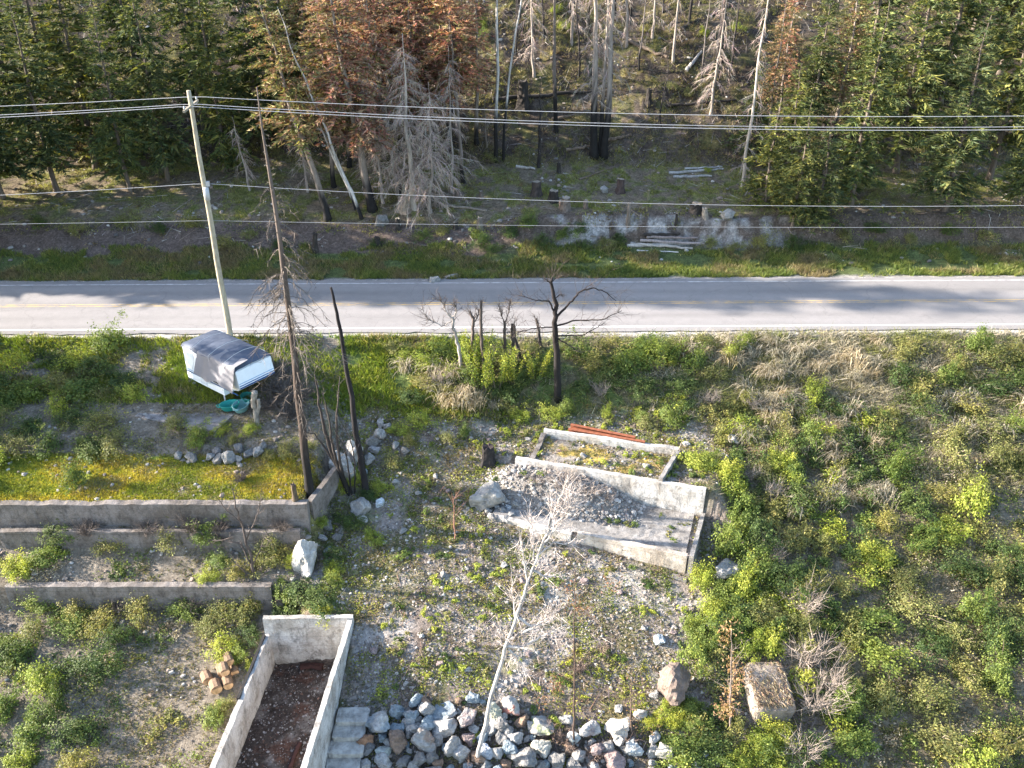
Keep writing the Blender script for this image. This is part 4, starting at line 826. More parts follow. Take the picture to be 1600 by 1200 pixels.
DK = (.035, .03, .027); GY = (.34, .31, .28); BR = (.16, .12, .09)
log((-1.68, 82.38), (7.37, 83.84), .22, 'long black fallen log across the slope', 731, DK)
log((4.59, 77.47), (6.84, 78.03), .15, 'short brown log left of the grey trio feet', 732, BR)
log((7.86, 78.65), (10.18, 79.04), .17, 'short brown log right of the grey trio feet', 733, BR)
log((3.45, 81.04), (6.96, 81.53), .13, 'thin grey brown log leaning upslope to the grey trio', 734, BR)
log((10.70, 89.21), (13.98, 86.94), .19, 'brown fallen log high on the open slope', 735, BR)
log((15.60, 85.71), (17.19, 87.70), .17, 'silver log lying uphill on the open slope', 736, GY)
log((15.69, 90.43), (20.54, 93.37), .22, 'black fallen log by the charred snag', 737, DK)
log((13.40, 81.90), (19.67, 82.74), .14, 'dark fallen log under the firs on the right', 738, DK)
for k, (a, b, r, d) in enumerate([((12.92, 74.64), (17.48, 75.14), .13, 'whitest and longest'), ((13.19, 73.94), (16.33, 73.97), .12, 'greyish front'), ((14.33, 75.31), (17.49, 75.74), .10, 'thin back')]):
    log(a, b, r, d + ' log of the bleached trio before the right firs', 741 + k, (.33, .32, .31), 'bleached logs on the bench')
for k, (a, b, c, w) in enumerate([((-5.27, 74.70), (-3.07, 75.30), BR, 'brown log in the shade beneath the birches'), ((-7.38, 71.28), (-5.03, 70.21), (.26, .21, .17), 'thin brown log beside the grey dead conifers'), ((0.32, 75.74), (1.91, 75.44), GY, 'bleached log left of the thin burnt trunk'), ((5.47, 73.45), (8.55, 75.94), BR, 'thin log on the mossy bench'), ((-5.45, 68.89), (-1.96, 67.93), (.24, .2, .16), 'dry log lying along the bench edge')]):
    log(a, b, .10 + .02 * (k % 3), w, 751 + k, c, 'fallen logs on the bench')
# the stack of poles at the verge
POLES = [((8.55, 64.54), (13.27, 64.89), .13, 0, GY, 'front bottom'), ((8.81, 64.75), (13.35, 64.18), .12, .06, GY, 'slanting front'), ((9.53, 64.87), (14.26, 64.61), .12, .12, (.27, .23, .22), 'long middle'),
         ((9.77, 65.03), (12.52, 65.20), .14, .30, DK, 'black charred top'), ((10.01, 64.96), (13.83, 64.94), .11, .26, (.22, .18, .17), 'brown upper'), ((9.22, 64.11), (12.29, 63.99), .06, .0, (.5, .47, .45), 'thin pale loose')]
for k, (a, b, r, dz, c, d) in enumerate(POLES): log(a, b, r, d + ' pole of the stack below the cut bank', 761 + k, c, 'stack of poles at the far verge', dz)
# firewood by the basement
def firewood(xy, z, rz, r, L_, label, seed):
    g = np.random.default_rng(seed); t = thing('firewood_log', label, 'log', (xy[0], xy[1], z), rz, 'cut firewood beside the basement')
    v, f = tube([(0, -L_ / 2, 0), (0, -L_ * .2, .01), (0, L_ * .2, 0), (0, L_ / 2, 0)], r, 10); MB().add(v, f, np.array((.22, .15, .10)) * g.uniform(.8, 1.2)).build('bark', M['bark'], t)
    for s in (-1, 1):
        a = np.arange(10) / 10 * 2 * math.pi; w = np.concatenate([np.stack([r * .96 * np.cos(a), 0 * a + s * (L_ / 2 + .006), r * .96 * np.sin(a)], 1), [(0, s * (L_ / 2 + .006), 0)]])
        MB().add(w, [(i, (i + 1) % 10, 10) for i in range(10)], (.55, .36, .20)).build('cut_end', M['bark'], t.children[0])
fx, fy = (-13.83, 30.30); fz = tz(fx, fy)
for k, (dx, dy, dz, rz, r, d) in enumerate([(0, 0, .25, .5, .27, 'largest front'), (.5, .25, .24, .4, .24, 'right bottom'), (.05, .95, .25, .5, .24, 'rear bottom'), (.62, 1.0, .22, .4, .2, 'rear right bottom'), (.3, .62, .66, .45, .23, 'upper middle'), (.35, 1.25, .62, .5, .22, 'rear upper'), (-.55, .5, .24, .55, .25, 'left bottom')]):
    firewood((fx + dx, fy + dy), tz(fx + dx, fy + dy) * .3 + fz * .7 + dz, rz, r, .55, d + ' log of the cut firewood heap', 771 + k)
# ------------------------------------------------------------------ boulders and the rock pile
WH = (.37, .355, .335); BG = (.21, .25, .275); TN = (.25, .17, .12); PK = (.27, .21, .20); GR = (.195, .187, .178); LG = (.29, .278, .262)
RK = [rock(900 + k, 3, 11 + k % 6, .11, .55, .92) for k in range(14)]
RKM = {}
def rock_me(k, c, patch=None):
    key = (k, c, patch)
    if key not in RKM:
        v, f = RK[k]; cc = np.tile(np.array(c)[None], (len(v), 1)) * (.85 + .3 * fbm(v[:, 0] * 2.4 + k, v[:, 1] * 2.4 + v[:, 2] * 1.7, k)[:, None])
        if patch: m = sstep(.52, .62, fbm(v[:, 0] * 1.5 + k * 2, v[:, 2] * 1.5 + v[:, 1], k + 5))[:, None] * .75; cc = cc * (1 - m) + np.array(patch) * m
        RKM[key] = MB().add(v, f, cc).mesh('stone', M['stone'])
    return RKM[key]
def boulder(xy, s, k, c, label, rz=0., cat='rock', grp=None, sink=.25, name='boulder', tilt=(0, 0), patch=None):
    s = s if isinstance(s, tuple) else (s, s * .85, s * .75); o = mobj(name, rock_me(k % 14, c, patch), None, gpos(xy, s[2] * (1 - 2 * sink) * .8), (tilt[0], tilt[1], rz), s)
    return tag(o, label, cat, grp)
boulder((-10.23, 35.96), (.62, .75, 1.05), 0, WH, 'large white egg shaped boulder below the lower terrace wall', .4, sink=.15, tilt=(-.2, .3))
boulder((-9.31, 41.59), (.75, .6, .95), 1, WH, 'lower of two big white slab boulders behind the burnt pole', .3, sink=.2)
boulder((-8.71, 42.51), (.55, .45, 1.15), 2, WH, 'upper white slab boulder touching the burnt pole', .8, sink=.2)
boulder((-1.31, 39.92), (1.0, .8, .85), 3, LG, 'pale broken concrete lump at the left end of the slab', .2, sink=.25)
boulder((7.39, 29.46), (.95, .85, .95), 4, (.175, .135, .112), 'big brownish boulder at the edge of the green shrubs', .5, sink=.2, patch=(.24, .18, .145))
boulder((10.68, 35.51), (.85, .6, .5), 5, LG, 'pale lumpy boulder just below the corner of the foundation', .2, sink=.3)
boulder((12.55, 43.75), (.42, .3, .3), 6, WH, 'small white stone in the dry grass on the road bank', .2)
boulder((-9.76, 66.53), (.75, .6, .7), 7, GR, 'grey boulder at the feet of the scorched firs', 1.1, sink=.25)
boulder((16.16, 66.23), (.7, .55, .5), 8, LG, 'pale boulder at the right end of the cut bank', .4)
boulder((7.35, 70.99), (.45, .4, .35), 9, LG, 'small pale boulder on the mossy bench', .9)
boulder((-5.27, 59.43), (.45, .35, .3), 10, LG, 'pale stone at the far road edge', .3)
boulder((-4.30, 60.35), (.6, .3, .2), 11, (.40, .36, .33), 'flat broken slab beside the stone at the far road edge', .2)
boulder((9.69, 32.35), (.4, .35, .35), 12, (.25, .25, .27), 'dark grey stone half buried in the right hand shrubs', .2)
boulder((6.96, 31.74), (.32, .28, .3), 2, (.38, .43, .46), 'bluish white block in the gravel left of the shrubs', .5)
boulder((9.26, 30.53), (.25, .22, .22), 6, LG, 'small pale stone between brown boulder and square boulder', .5)
# square boulder with thatch of dry grass
qx, qy = (11.49, 28.44); qz = tz(qx, qy)
sq = thing('square_boulder', 'square block of stone capped with matted dry straw', 'rock', (qx + .1, qy + .9, qz), R(4))
d, f = ICO[3]; v = np.sign(d) * np.abs(d) ** .33; v /= np.abs(v).max(0); v = v * np.array((.98, 1.22, .72)); v += (fbm(v[:, 0] * 2 + 4, v[:, 1] * 2 + v[:, 2] * 3, 33)[:, None] - .5) * .3 * d
v[:, 2] += .45 + .16 * v[:, 1]
MB().add(v, f, (.27, .225, .185)).build('block', M['stone'], sq)
g = np.random.default_rng(880); n = 2600; tx = g.uniform(-.82, .82, n); ty = g.uniform(-1.08, 1.1, n); zt = 1.13 + .16 * ty + .06 * g.normal(size=n)
b0 = np.stack([tx, ty, zt], 1); e = b0 + np.stack([g.normal(0, .07, n), -.16 + g.normal(0, .08, n), g.normal(.02, .05, n)], 1)
MB().add(*strips(b0, e, .035, g), rep(jit((.24, .185, .13), n, g, .35), 3)).build('straw_cap', M['grass'], sq)
# rocks traced one by one in the pile at the bottom: (pixel foot, width px, height px, colour, label, patch)
PILE = [((-5.94, 28.07), .80, .62, WH, 'white blocky rock', BG), ((-5.12, 28.57), .45, .5, BG, 'blue grey rock', None), ((-4.50, 28.32), .48, .55, BG, 'tall pale blue rock, lower half', WH), ((-4.34, 28.96), .46, .5, BG, 'blue green rock on top of the pile', None),
        ((-3.86, 28.57), .46, .55, LG, 'upright cream rock', None), ((-2.97, 28.57), .85, .35, BG, 'long slanting blue rock', WH), ((-3.77, 28.11), .62, .45, (.25, .29, .31), 'blue grey flat rock', None), ((-2.88, 27.86), .72, .62, WH, 'big white pyramidal rock', None),
        ((-3.89, 27.31), .74, .68, LG, 'squarish cream rock with cracks', TN), ((-5.03, 27.34), .62, .62, (.22, .155, .115), 'smooth brown round boulder', None), ((-6.47, 27.40), .42, .55, (.33, .19, .12), 'orange rock wedge', None), ((-5.72, 27.52), .3, .4, BG, 'slim upright blue rock', None),
        ((-5.67, 26.98), .48, .4, (.42, .45, .42), 'greenish rock', None), ((-5.58, 26.59), .5, .35, WH, 'bright white rock at the bottom edge', None), ((-4.02, 26.68), .42, .4, GR, 'grey egg rock', None), ((-3.43, 26.71), .36, .4, GR, 'grey upright rock', None),
        ((-3.23, 26.53), .34, .32, TN, 'small orange tan rock', None), ((-2.64, 27.01), .50, .7, LG, 'tall leaning cream rock', None), ((-2.24, 26.83), .48, .55, WH, 'white rock against the birch foot', None), ((-1.84, 27.52), .4, .42, PK, 'pinkish rock by the birch', None),
        ((-2.01, 28.29), .62, .5, PK, 'pale pink rock behind the birch foot', LG), ((-1.68, 29.13), .42, .34, BG, 'pale aqua slab rock', None), ((-0.80, 28.38), .5, .6, (.32, .32, .25), 'yellowish grey rock', None), ((-0.03, 28.73), .62, .62, WH, 'white rock with a rusty red stain', (.45, .14, .09)),
        ((0.46, 28.26), .4, .4, TN, 'tan rough rock', None), ((1.31, 27.95), .8, .5, LG, 'big pale triangular rock with moss', (.30, .33, .15)), ((0.08, 27.50), .48, .5, WH, 'rounded white rock', None), ((-0.40, 27.95), .5, .45, GR, 'grey split rock', None),
        ((0.56, 26.74), .78, .5, GR, 'grey lumpy rock', None), ((-0.14, 27.83), .35, .35, LG, 'small cream rock', None), ((4.71, 27.99), .78, .45, (.40, .37, .33), 'long grey wedge rock', None), ((3.48, 27.90), .55, .45, WH, 'rubbly white rock', PK), ((2.69, 27.53), .4, .4, (.5, .53, .5), 'pale green rock', None),
        ((1.41, 27.19), .55, .55, (.45, .42, .36), 'cream cracked rock', None), ((6.29, 27.56), .34, .42, WH, 'slim white rock by the shrubs', None), ((6.79, 26.92), .55, .55, (.42, .39, .33), 'grey boulder at the shrub edge', None), ((5.34, 27.07), .45, .5, (.40, .42, .42), 'upright grey rock', None), ((4.47, 26.62), .7, .5, (.30, .22, .20), 'brown flat rock at the bottom', None),
        ((5.76, 28.57), .35, .3, WH, 'white rock near the withered sapling', None), ((4.80, 28.79), .28, .26, WH, 'small white rock', None), ((-4.74, 26.56), .45, .35, GR, 'dark grey rock at the bottom edge', None), ((-1.12, 26.95), .45, .4, (.4, .42, .46), 'bluish rock right of the birch foot', None), ((2.44, 28.30), .4, .35, LG, 'pale rock in the twigs', None), ((3.80, 27.14), .5, .4, PK, 'pinkish flat rock in the twigs', None), ((1.96, 26.71), .5, .4, GR, 'grey rock in the twigs at the bottom', None), ((-4.55, 27.74), .3, .3, GR, 'small grey filler rock', None), ((2.94, 26.80), .4, .4, LG, 'cream rock in the twigs at the bottom', None)]
gp_ = 'rocks of the pile at the foot of the lot'
for k, (xy, w, h, c, lab, pt) in enumerate(PILE):
    g = np.random.default_rng(1200 + k); nm = lab + ' in the pile of rocks' if ' in ' not in lab else lab + ', rock pile'
    o = boulder(xy, (w * .86, w * g.uniform(.62, .80), h * .78), k * 5 + 3, c, nm, g.uniform(-.5, .5), 'rock', gp_, .16, 'rock', (g.uniform(-.3, .3), g.uniform(-.3, .3)), pt)
g = np.random.default_rng(1300)
def near(x, y, taken, r): return any((x - a) ** 2 + (y - b_) ** 2 < (r + q) ** 2 for a, b_, q in taken)
taken = [(xy[0], xy[1], w * .5) for xy, w, *_ in PILE]; cnt = 0
for _ in range(2600):
    x = g.uniform(-8, 9); y = g.uniform(23.6, 29.2); s = g.uniform(.14, .44)
    if x < bx_r(y) + 1.8 or y > 29.2 - .12 * abs(x + 2) - .9 * (x > 1) or near(x, y, taken, s * .28): continue
    taken.append((x, y, s)); k = g.integers(0, 5); c, d = [(GR, 'grey'), (LG, 'pale cream'), (BG, 'blue grey'), (TN, 'tan brown'), (WH, 'white')][k]
    boulder((x, y), (s, s * .8, s * .75), int(g.integers(0, 14)), c, 'smaller ' + d + ' rock filling the pile at the lot foot', g.uniform(0, 6), 'rock', 'smaller ' + d + ' rocks of the pile', .2, 'rock', (g.uniform(-.4, .4), g.uniform(-.4, .4))); cnt += 1
    if cnt > 190: break
def cluster(spec, grp, phrase, seed):
    g = np.random.default_rng(seed)
    for k, (xy, w, h, c, d) in enumerate(spec): boulder(xy, (w * .6, w * .5, h * .6), seed + k * 3, c, d + ' ' + phrase, g.uniform(0, 6), 'rock', grp, .2, 'rock', (g.uniform(-.25, .25), g.uniform(-.25, .25)))
cluster([((-7.61, 45.02), .5, .5, LG, 'round pale rock topping'), ((-7.14, 44.74), .45, .4, LG, 'second pale rock in'), ((-7.83, 43.60), .75, .6, GR, 'flat topped block in'), ((-7.71, 43.17), .7, .4, (.30, .29, .29), 'dark slab rock in'), ((-7.57, 43.99), .75, .65, LG, 'big pale rock in'), ((-7.96, 42.51), .6, .5, LG, 'cream rock at the foot of'), ((-6.57, 43.40), .45, .4, LG, 'outlying pale rock right of'), ((-6.05, 43.09), .5, .45, GR, 'farthest grey rock right of'), ((-8.13, 41.78), .45, .35, BG, 'bluish rock under')], 'rocks of the small cairn', 'the tumbled cairn behind the burnt pole', 1400)
cluster([((-8.19, 39.32), 1.1, .7, LG, 'broad pale flat'), ((-7.88, 38.69), .45, .35, WH, 'small white'), ((-7.13, 39.65), .5, .5, (.5, .54, .58), 'bluish white'), ((-9.68, 38.25), .6, .4, GR, 'grey'), ((-9.04, 37.55), .5, .4, GR, 'second grey'), ((-9.41, 36.75), .4, .35, BG, 'blue'), ((-8.82, 36.50), .35, .3, LG, 'cream'), ((-9.79, 37.46), .4, .35, LG, 'pale')], 'rocks at the foot of the burnt saplings', 'rock in the litter below the burnt saplings', 1450)
cluster([((-16.22, 41.05), .55, .45, LG, 'first pale'), ((-15.69, 40.86), .6, .45, GR, 'second grey'), ((-15.17, 40.86), .75, .6, LG, 'largest pale'), ((-14.65, 40.98), .5, .4, LG, 'fourth pale'), ((-14.23, 41.25), .7, .45, GR, 'fifth grey'), ((-13.77, 41.40), .6, .45, LG, 'sixth pale'), ((-16.00, 41.47), .45, .35, (.22, .2, .19), 'dark upper'), ((-14.87, 41.67), .55, .4, GR, 'upper grey'), ((-13.51, 41.82), .45, .35, GR, 'last grey'), ((-17.20, 40.98), .6, .5, GR, 'outer grey'), ((-17.92, 41.13), .5, .4, LG, 'outer pale')], 'row of rocks behind the mossy terrace', 'rock of the row behind the mossy terrace', 1500)
cluster([((-0.55, 39.36), .5, .35, LG, 'chunky pale'), ((0.00, 39.06), .4, .3, WH, 'white'), ((-0.34, 38.61), .5, .3, LG, 'flat pale'), ((-0.95, 38.72), .4, .35, GR, 'grey'), ((0.21, 39.65), .4, .3, LG, 'cream'), ((-0.82, 39.59), .35, .3, WH, 'small white'), ((-0.17, 39.57), .35, .3, (.4, .43, .46), 'bluish'), ((-1.30, 39.25), .35, .3, LG, 'outer cream')], 'rubble beside the concrete lump', 'rubble stone spilling from the concrete lump', 1550)
# single pale stones scattered on the lot
g = np.random.default_rng(1600); spots = []
while len(spots) < 46:
    x = g.uniform(-8.5, 10); y = g.uniform(29, 44); fs, ft = f_st(x, y)
    if (fs > -1.5 and -4.4 < ft < .4) or x < bx_r(min(y, 32.6)) + 1 or near(x, y, [(a, b_, .5) for a, b_ in spots], .5): continue
    spots.append((x, y)); s = g.uniform(.12, .26); k = g.integers(0, 3); c, d = [(WH, 'white'), (LG, 'pale grey'), (PK, 'pinkish')][k]
    boulder((x, y), (s, s * .8, s * .6), int(g.integers(0, 14)), c, 'loose ' + d + ' stone lying on the gravel of the cleared lot', g.uniform(0, 6), 'stone', 'loose ' + d + ' stones on the lot', .2, 'loose_stone')

# ------------------------------------------------------------------ shrubs, weeds, grasses
LIME = [(.315, .35, .055), (.25, .31, .05), (.38, .39, .075), (.17, .22, .042)]
GREEN = [(.125, .178, .042), (.17, .225, .05), (.085, .125, .036), (.225, .26, .06)]
DEEP = [(.065, .108, .034), (.09, .14, .04), (.048, .078, .028), (.13, .165, .046)]
OLIVE = [(0.230, 0.236, 0.074), (0.176, 0.189, 0.068), (0.297, 0.270, 0.095), (0.135, 0.149, 0.054)]
DRY = [(.42, .36, .285), (.50, .44, .355), (.30, .25, .19), (.22, .19, .125)]
def shrub_parts(seed, cols, n=2600, rad=(1, 1, .9), lf=.10, stems=14, clump=90, wood=(.13, .10, .08), gaps=.6):
    g = np.random.default_rng(seed); mb = MB(); k = clump
    u = g.normal(size=(k, 3)); u[:, 2] = np.abs(u[:, 2]) * 1.1; u /= np.linalg.norm(u, axis=1)[:, None]
    rr = g.uniform(.45, 1.0, k) * (1 + gaps * (fbm(u[:, 0] * 2 + 7, u[:, 1] * 2 + u[:, 2] * 2, seed % 40, 2) - .5) * 2); ctr = u * rr[:, None] * np.array(rad) * (1 + .45 * (fbm(u[:, 0] * 1.2 + seed, u[:, 1] * 1.2 + u[:, 2], seed % 23, 2)[:, None] - .5) * 2); ctr[:, :2] += g.normal(0, .12, (k, 2)); ctr[:, 2] += .12; ctr[:k // 5, 2] *= 1.35
    w = g.dirichlet(np.ones(k) * 2.0); idx = g.choice(k, n, p=w); sp = g.uniform(.09, .17, k)[idx]
    p = ctr[idx] + g.normal(size=(n, 3)) * sp[:, None]; p[:, 2] = np.maximum(p[:, 2], .02)
    nr = g.normal(0, .55, (n, 3)) + UP + u[idx] * .5; v, f = leaves(p, nr, g.uniform(.6, 1.35, n) * lf, g, .6)
    cc = np.array(cols)[g.integers(0, len(cols), k)][idx] * .6 + np.array(cols)[g.integers(0, len(cols), n)] * .4
    mb.add(v, f, rep(np.clip(cc * np.exp(g.normal(0, .2, (n, 1))), .01, .8), 4)); st = MB()
    for i in range(stems):
        e = ctr[g.integers(0, k)] * g.uniform(.8, 1.12); s = np.linspace(0, 1, 5); q = np.outer(s, e) + np.outer(.15 * np.sin(s * 3), UP); q[1:] += g.normal(0, .04, (4, 3)); st.add(*tube(q, .018 * (1 - .8 * s), 3, False), np.array(wood) * g.uniform(.8, 1.5))
    return [('stems', st.mesh('stems', M['twig'])), ('foliage', mb.mesh('foliage', M['leaf']))]
def columnar_parts(seed, cols, nst=11, H=2.0):
    g = np.random.default_rng(seed); mb = MB(); st = MB()
    for i in range(nst):
        a = g.random() * 6.28; d = np.array((math.cos(a) * .32, math.sin(a) * .32, 1)); b = np.array((math.cos(a), math.sin(a), 0)) * g.uniform(.05, .3); h = H * g.uniform(.6, 1.1); s = np.linspace(0, 1, 5)
        q = b + np.outer(s * h, d) ; st.add(*tube(q, .018 * (1 - .6 * s), 3, False), (.16, .13, .09)); n = 170; w = g.uniform(.2, 1, n)
        p = b + np.outer(w * h, d) + g.normal(0, .06, (n, 3)); v, f = leaves(p, g.normal(size=(n, 3)) + UP * .5, g.uniform(.05, .10, n), g, .6); mb.add(v, f, rep(np.array(cols)[g.integers(0, len(cols), n)] * np.exp(g.normal(0, .18, (n, 1))), 4))
    return [('stems', st.mesh('stems', M['twig'])), ('foliage', mb.mesh('foliage', M['leaf']))]
def drygrass_parts(seed, cols=DRY, n=170, L_=1.0, arch=1.0):
    g = np.random.default_rng(seed); mb = MB(); a = g.random() * 6.28 + g.normal(0, 1.15, n); l = g.uniform(.35, 1.35, n) * L_; out = np.stack([np.cos(a), np.sin(a), 0 * a], 1); o = out * (g.random(n)[:, None] * .2) + np.stack([g.normal(0, .25, n), g.normal(0, .25, n), 0 * a], 1); th = g.uniform(.1, 1.0, n)
    s0 = o; p1 = o + out * (l * .28)[:, None] + UP * (l * .62)[:, None]; p2 = p1 + out * (l * .38 * th * arch)[:, None] + UP * (l * (.22 - .30 * th * arch))[:, None]; p3 = p2 + out * (l * .28)[:, None] - UP * (l * .34 * th * arch)[:, None]
    side = np.cross(out, UP); w = (g.uniform(.008, .018, n))[:, None]
    v = np.stack([s0 - side * w, s0 + side * w, p1 - side * w, p1 + side * w, p2 - side * w * .8, p2 + side * w * .8, p3], 1).reshape(-1, 3); i = np.arange(n)[:, None] * 7
    f = np.concatenate([i + np.array([t]) for t in ((0, 1, 3), (0, 3, 2), (2, 3, 5), (2, 5, 4), (4, 5, 6))]); mb.add(v, f, rep(np.array(cols)[g.integers(0, len(cols), n)] * np.exp(g.normal(0, .2, (n, 1))), 7))
    return [('blades', mb.mesh('blades', M['grass']))]
def bare_parts(seed, c=(.30, .25, .215), n=34, H=1.6):
    g = np.random.default_rng(seed); mb = MB()
    for i in range(n):
        a = g.random() * 6.28; d = np.array((math.cos(a) * g.uniform(.2, .9), math.sin(a) * g.uniform(.2, .9), 1)); d /= np.linalg.norm(d); h = H * g.uniform(.5, 1.1); s = np.linspace(0, 1, 6); q = np.outer(s * h, d) - np.outer(.25 * h * s ** 2, UP); q[1:] += np.cumsum(g.normal(0, .05, (5, 3)), 0)
        cc = np.array(c) * g.uniform(.7, 1.3); mb.add(*tube(q, .017 * (1 - .8 * s), 3, False), cc); m = 14; w = g.uniform(.2, 1, m); b0 = np.stack([np.interp(w, s, q[:, k]) for k in range(3)], 1)
        e = b0 + (d + g.normal(0, .6, (m, 3))) * (g.uniform(.15, .45, m) * h * .8)[:, None]; mb.add(*strips(b0, e, .016, g), cc)
    return [('stems', mb.mesh('stems', M['twig']))]
SH = {'lime': [shrub_parts(2000 + k, LIME, 2400) for k in range(3)], 'green': [shrub_parts(2010 + k, GREEN, 2800) for k in range(3)], 'deep': [shrub_parts(2020 + k, DEEP, 2800, lf=.09) for k in range(2)], 'olive': [shrub_parts(2030 + k, OLIVE, 2000, lf=.09, stems=26, wood=(.28, .22, .17)) for k in range(3)]}
CO = [columnar_parts(2040 + k, LIME[:3] + GREEN[:1]) for k in range(2)]; DG = [drygrass_parts(2050 + k) for k in range(4)]; BA = [bare_parts(2060 + k) for k in range(3)]; BAD = [bare_parts(2066 + k, (.12, .098, .085), 70) for k in range(2)]
WEED = [shrub_parts(2070 + k, [LIME, GREEN, OLIVE, LIME, DEEP, [(.34, .30, .05), (.40, .33, .05)]][k], 150, (1, 1, .75), .30, 3, 14) for k in range(6)]
_q = [0]
def plant(name, label, cat, xy, parts, s, grp=None):
    _q[0] += 1; k = _q[0]
    if isinstance(s, tuple): s = (s[0] * (1 + .28 * math.sin(k * 1.7)), s[1] * (1 - .28 * math.sin(k * 1.7)), s[2] * (1 + .15 * math.cos(k * 2.3)))
    return put_tree(name, label, cat, xy, parts, grp, k * 2.399, s)
COLW = {'lime': 'bright lime green', 'green': 'leafy green', 'deep': 'deep green', 'olive': 'twiggy olive green'}
def shrubs(spec, where, grp):
    """spec: (place, kind, half width m, height m); each label counts along the row so that it singles one out"""
    ordn = ['first', 'second', 'third', 'fourth', 'fifth', 'sixth', 'seventh', 'eighth', 'ninth', 'tenth', 'eleventh', 'twelfth', 'thirteenth', 'fourteenth', 'fifteenth', 'sixteenth', 'seventeenth', 'eighteenth', 'nineteenth', 'twentieth']
    for kind in ('lime', 'green', 'deep', 'olive'):
        row = sorted([q for q in spec if q[1] == kind], key=lambda q: q[0][0])
        for i, (xy, k, w, h) in enumerate(row):
            lab = COLW[kind] + ' shrub ' + where + (', ' + ordn[i] + ' such from left' if len(row) > 1 else '')
            _q[0] += 1; plant('shrub', lab, 'shrub', xy, SH[kind][_q[0] % len(SH[kind])], (w, w, h), grp)
shrubs([((4.11, 49.79), 'green', 1.0, 1.1), ((5.03, 48.89), 'olive', 1.0, 1.0), ((6.28, 50.23), 'olive', 1.0, .9), ((7.14, 48.71), 'green', 1.1, 1.3), ((8.23, 49.96), 'green', .9, 1.1), ((9.33, 49.33), 'green', 1.2, 1.5), ((10.29, 50.23), 'olive', .9, .9), ((11.04, 48.94), 'green', .9, 1.1), ((11.79, 50.27), 'olive', .9, .9), ((13.34, 49.58), 'lime', .55, 1.1), ((14.14, 50.23), 'green', .8, .8), ((12.21, 48.26), 'olive', .9, .8),
        ((6.12, 47.85), 'deep', 1.0, .9), ((7.79, 47.32), 'deep', .9, .8), ((9.89, 47.40), 'deep', 1.0, .8), ((4.18, 47.36), 'deep', .8, .7), ((0.77, 47.89), 'deep', .9, 1.0), ((1.93, 48.48), 'green', .9, 1.1), ((1.17, 49.81), 'olive', .8, .9)], 'on the road bank right of the burnt tree' if False else 'along the road bank behind the foundation', 'shrubs along the near road bank')
shrubs([((-6.23, 49.49), 'lime', .8, .8), ((-7.24, 49.99), 'olive', .8, .7), ((-5.10, 48.85), 'lime', .9, .9), ((-4.29, 49.72), 'green', .8, .8), ((-3.53, 48.17), 'lime', .8, .9), ((-5.34, 47.72), 'olive', .9, .7), ((-2.56, 47.84), 'green', .9, .9), ((-2.53, 49.45), 'lime', .8, 1.2), ((-0.97, 49.04), 'olive', .9, 1.2), ((-3.78, 46.95), 'olive', .9, .6), ((-6.03, 46.73), 'deep', .9, .5), ((-0.19, 47.26), 'deep', .9, .8)], 'in the thicket around the lopped saplings', 'shrubs around the lopped saplings')
shrubs([((0.45, 46.03), 'lime', .65, .7), ((2.33, 46.05), 'lime', .7, .8), ((3.20, 46.22), 'green', .6, .8), ((-0.38, 46.66), 'olive', .8, .7), ((5.52, 45.71), 'lime', .35, .8), ((7.75, 44.91), 'olive', .7, .7), ((9.06, 45.18), 'green', .8, .8), ((7.43, 45.44), 'green', .5, .6), ((-5.33, 44.78), 'lime', .75, .8), ((-6.40, 44.34), 'lime', .6, .6), ((-5.81, 43.83), 'olive', .7, .5), ((-6.71, 42.43), 'olive', .7, .6), ((-3.63, 43.79), 'olive', .55, .8), ((-2.74, 44.26), 'green', .4, .6)], 'on the weedy flat just above the foundations', 'shrubs on the flat above the foundations')
shrubs([((9.97, 41.59), 'lime', 1.0, .8), ((10.61, 41.46), 'green', .8, .8), ((11.52, 40.79), 'lime', .75, 1.2), ((11.65, 39.96), 'lime', .8, .9), ((12.55, 39.86), 'olive', .9, .8), ((14.64, 42.20), 'lime', .7, .9), ((13.76, 41.66), 'olive', .9, .8), ((15.53, 41.70), 'green', 1.0, 1.1), ((12.15, 38.51), 'green', 1.1, 1.2), ((11.22, 37.10), 'green', 1.1, 1.2), ((12.74, 37.26), 'deep', 1.1, 1.3), ((14.16, 39.28), 'olive', 1.1, 1.1), ((15.26, 39.65), 'deep', 1.0, 1.2), ((14.39, 37.26), 'olive', 1.0, 1.1), ((16.88, 43.79), 'green', .9, 1.1), ((15.43, 43.79), 'olive', 1.0, .8), ((13.79, 43.79), 'olive', .9, .7), ((17.78, 46.95), 'lime', .8, 1.2)], 'on the slope right of the foundations', 'shrubs right of the foundations')
shrubs([((9.51, 34.98), 'lime', .85, 1.1), ((10.38, 34.09), 'green', .9, 1.0), ((11.39, 34.44), 'lime', .9, 1.3), ((12.35, 35.33), 'green', 1.0, 1.2), ((9.77, 33.22), 'lime', .9, .9), ((10.77, 32.73), 'green', .9, .9), ((12.10, 33.25), 'olive', 1.0, 1.1), ((13.49, 34.63), 'deep', 1.1, 1.3), ((8.51, 30.95), 'green', 1.1, 1.2), ((9.22, 31.72), 'green', .8, .9), ((11.14, 31.43), 'lime', .85, .8), ((12.26, 31.76), 'lime', .9, .8), ((12.77, 32.73), 'olive', .9, .9), ((14.66, 34.25), 'olive', .9, 1.3), ((13.99, 32.35), 'olive', .9, 1.0), ((8.56, 32.35), 'green', .6, .6)], 'on the slope below the foundation corner', 'shrubs below the foundation corner')
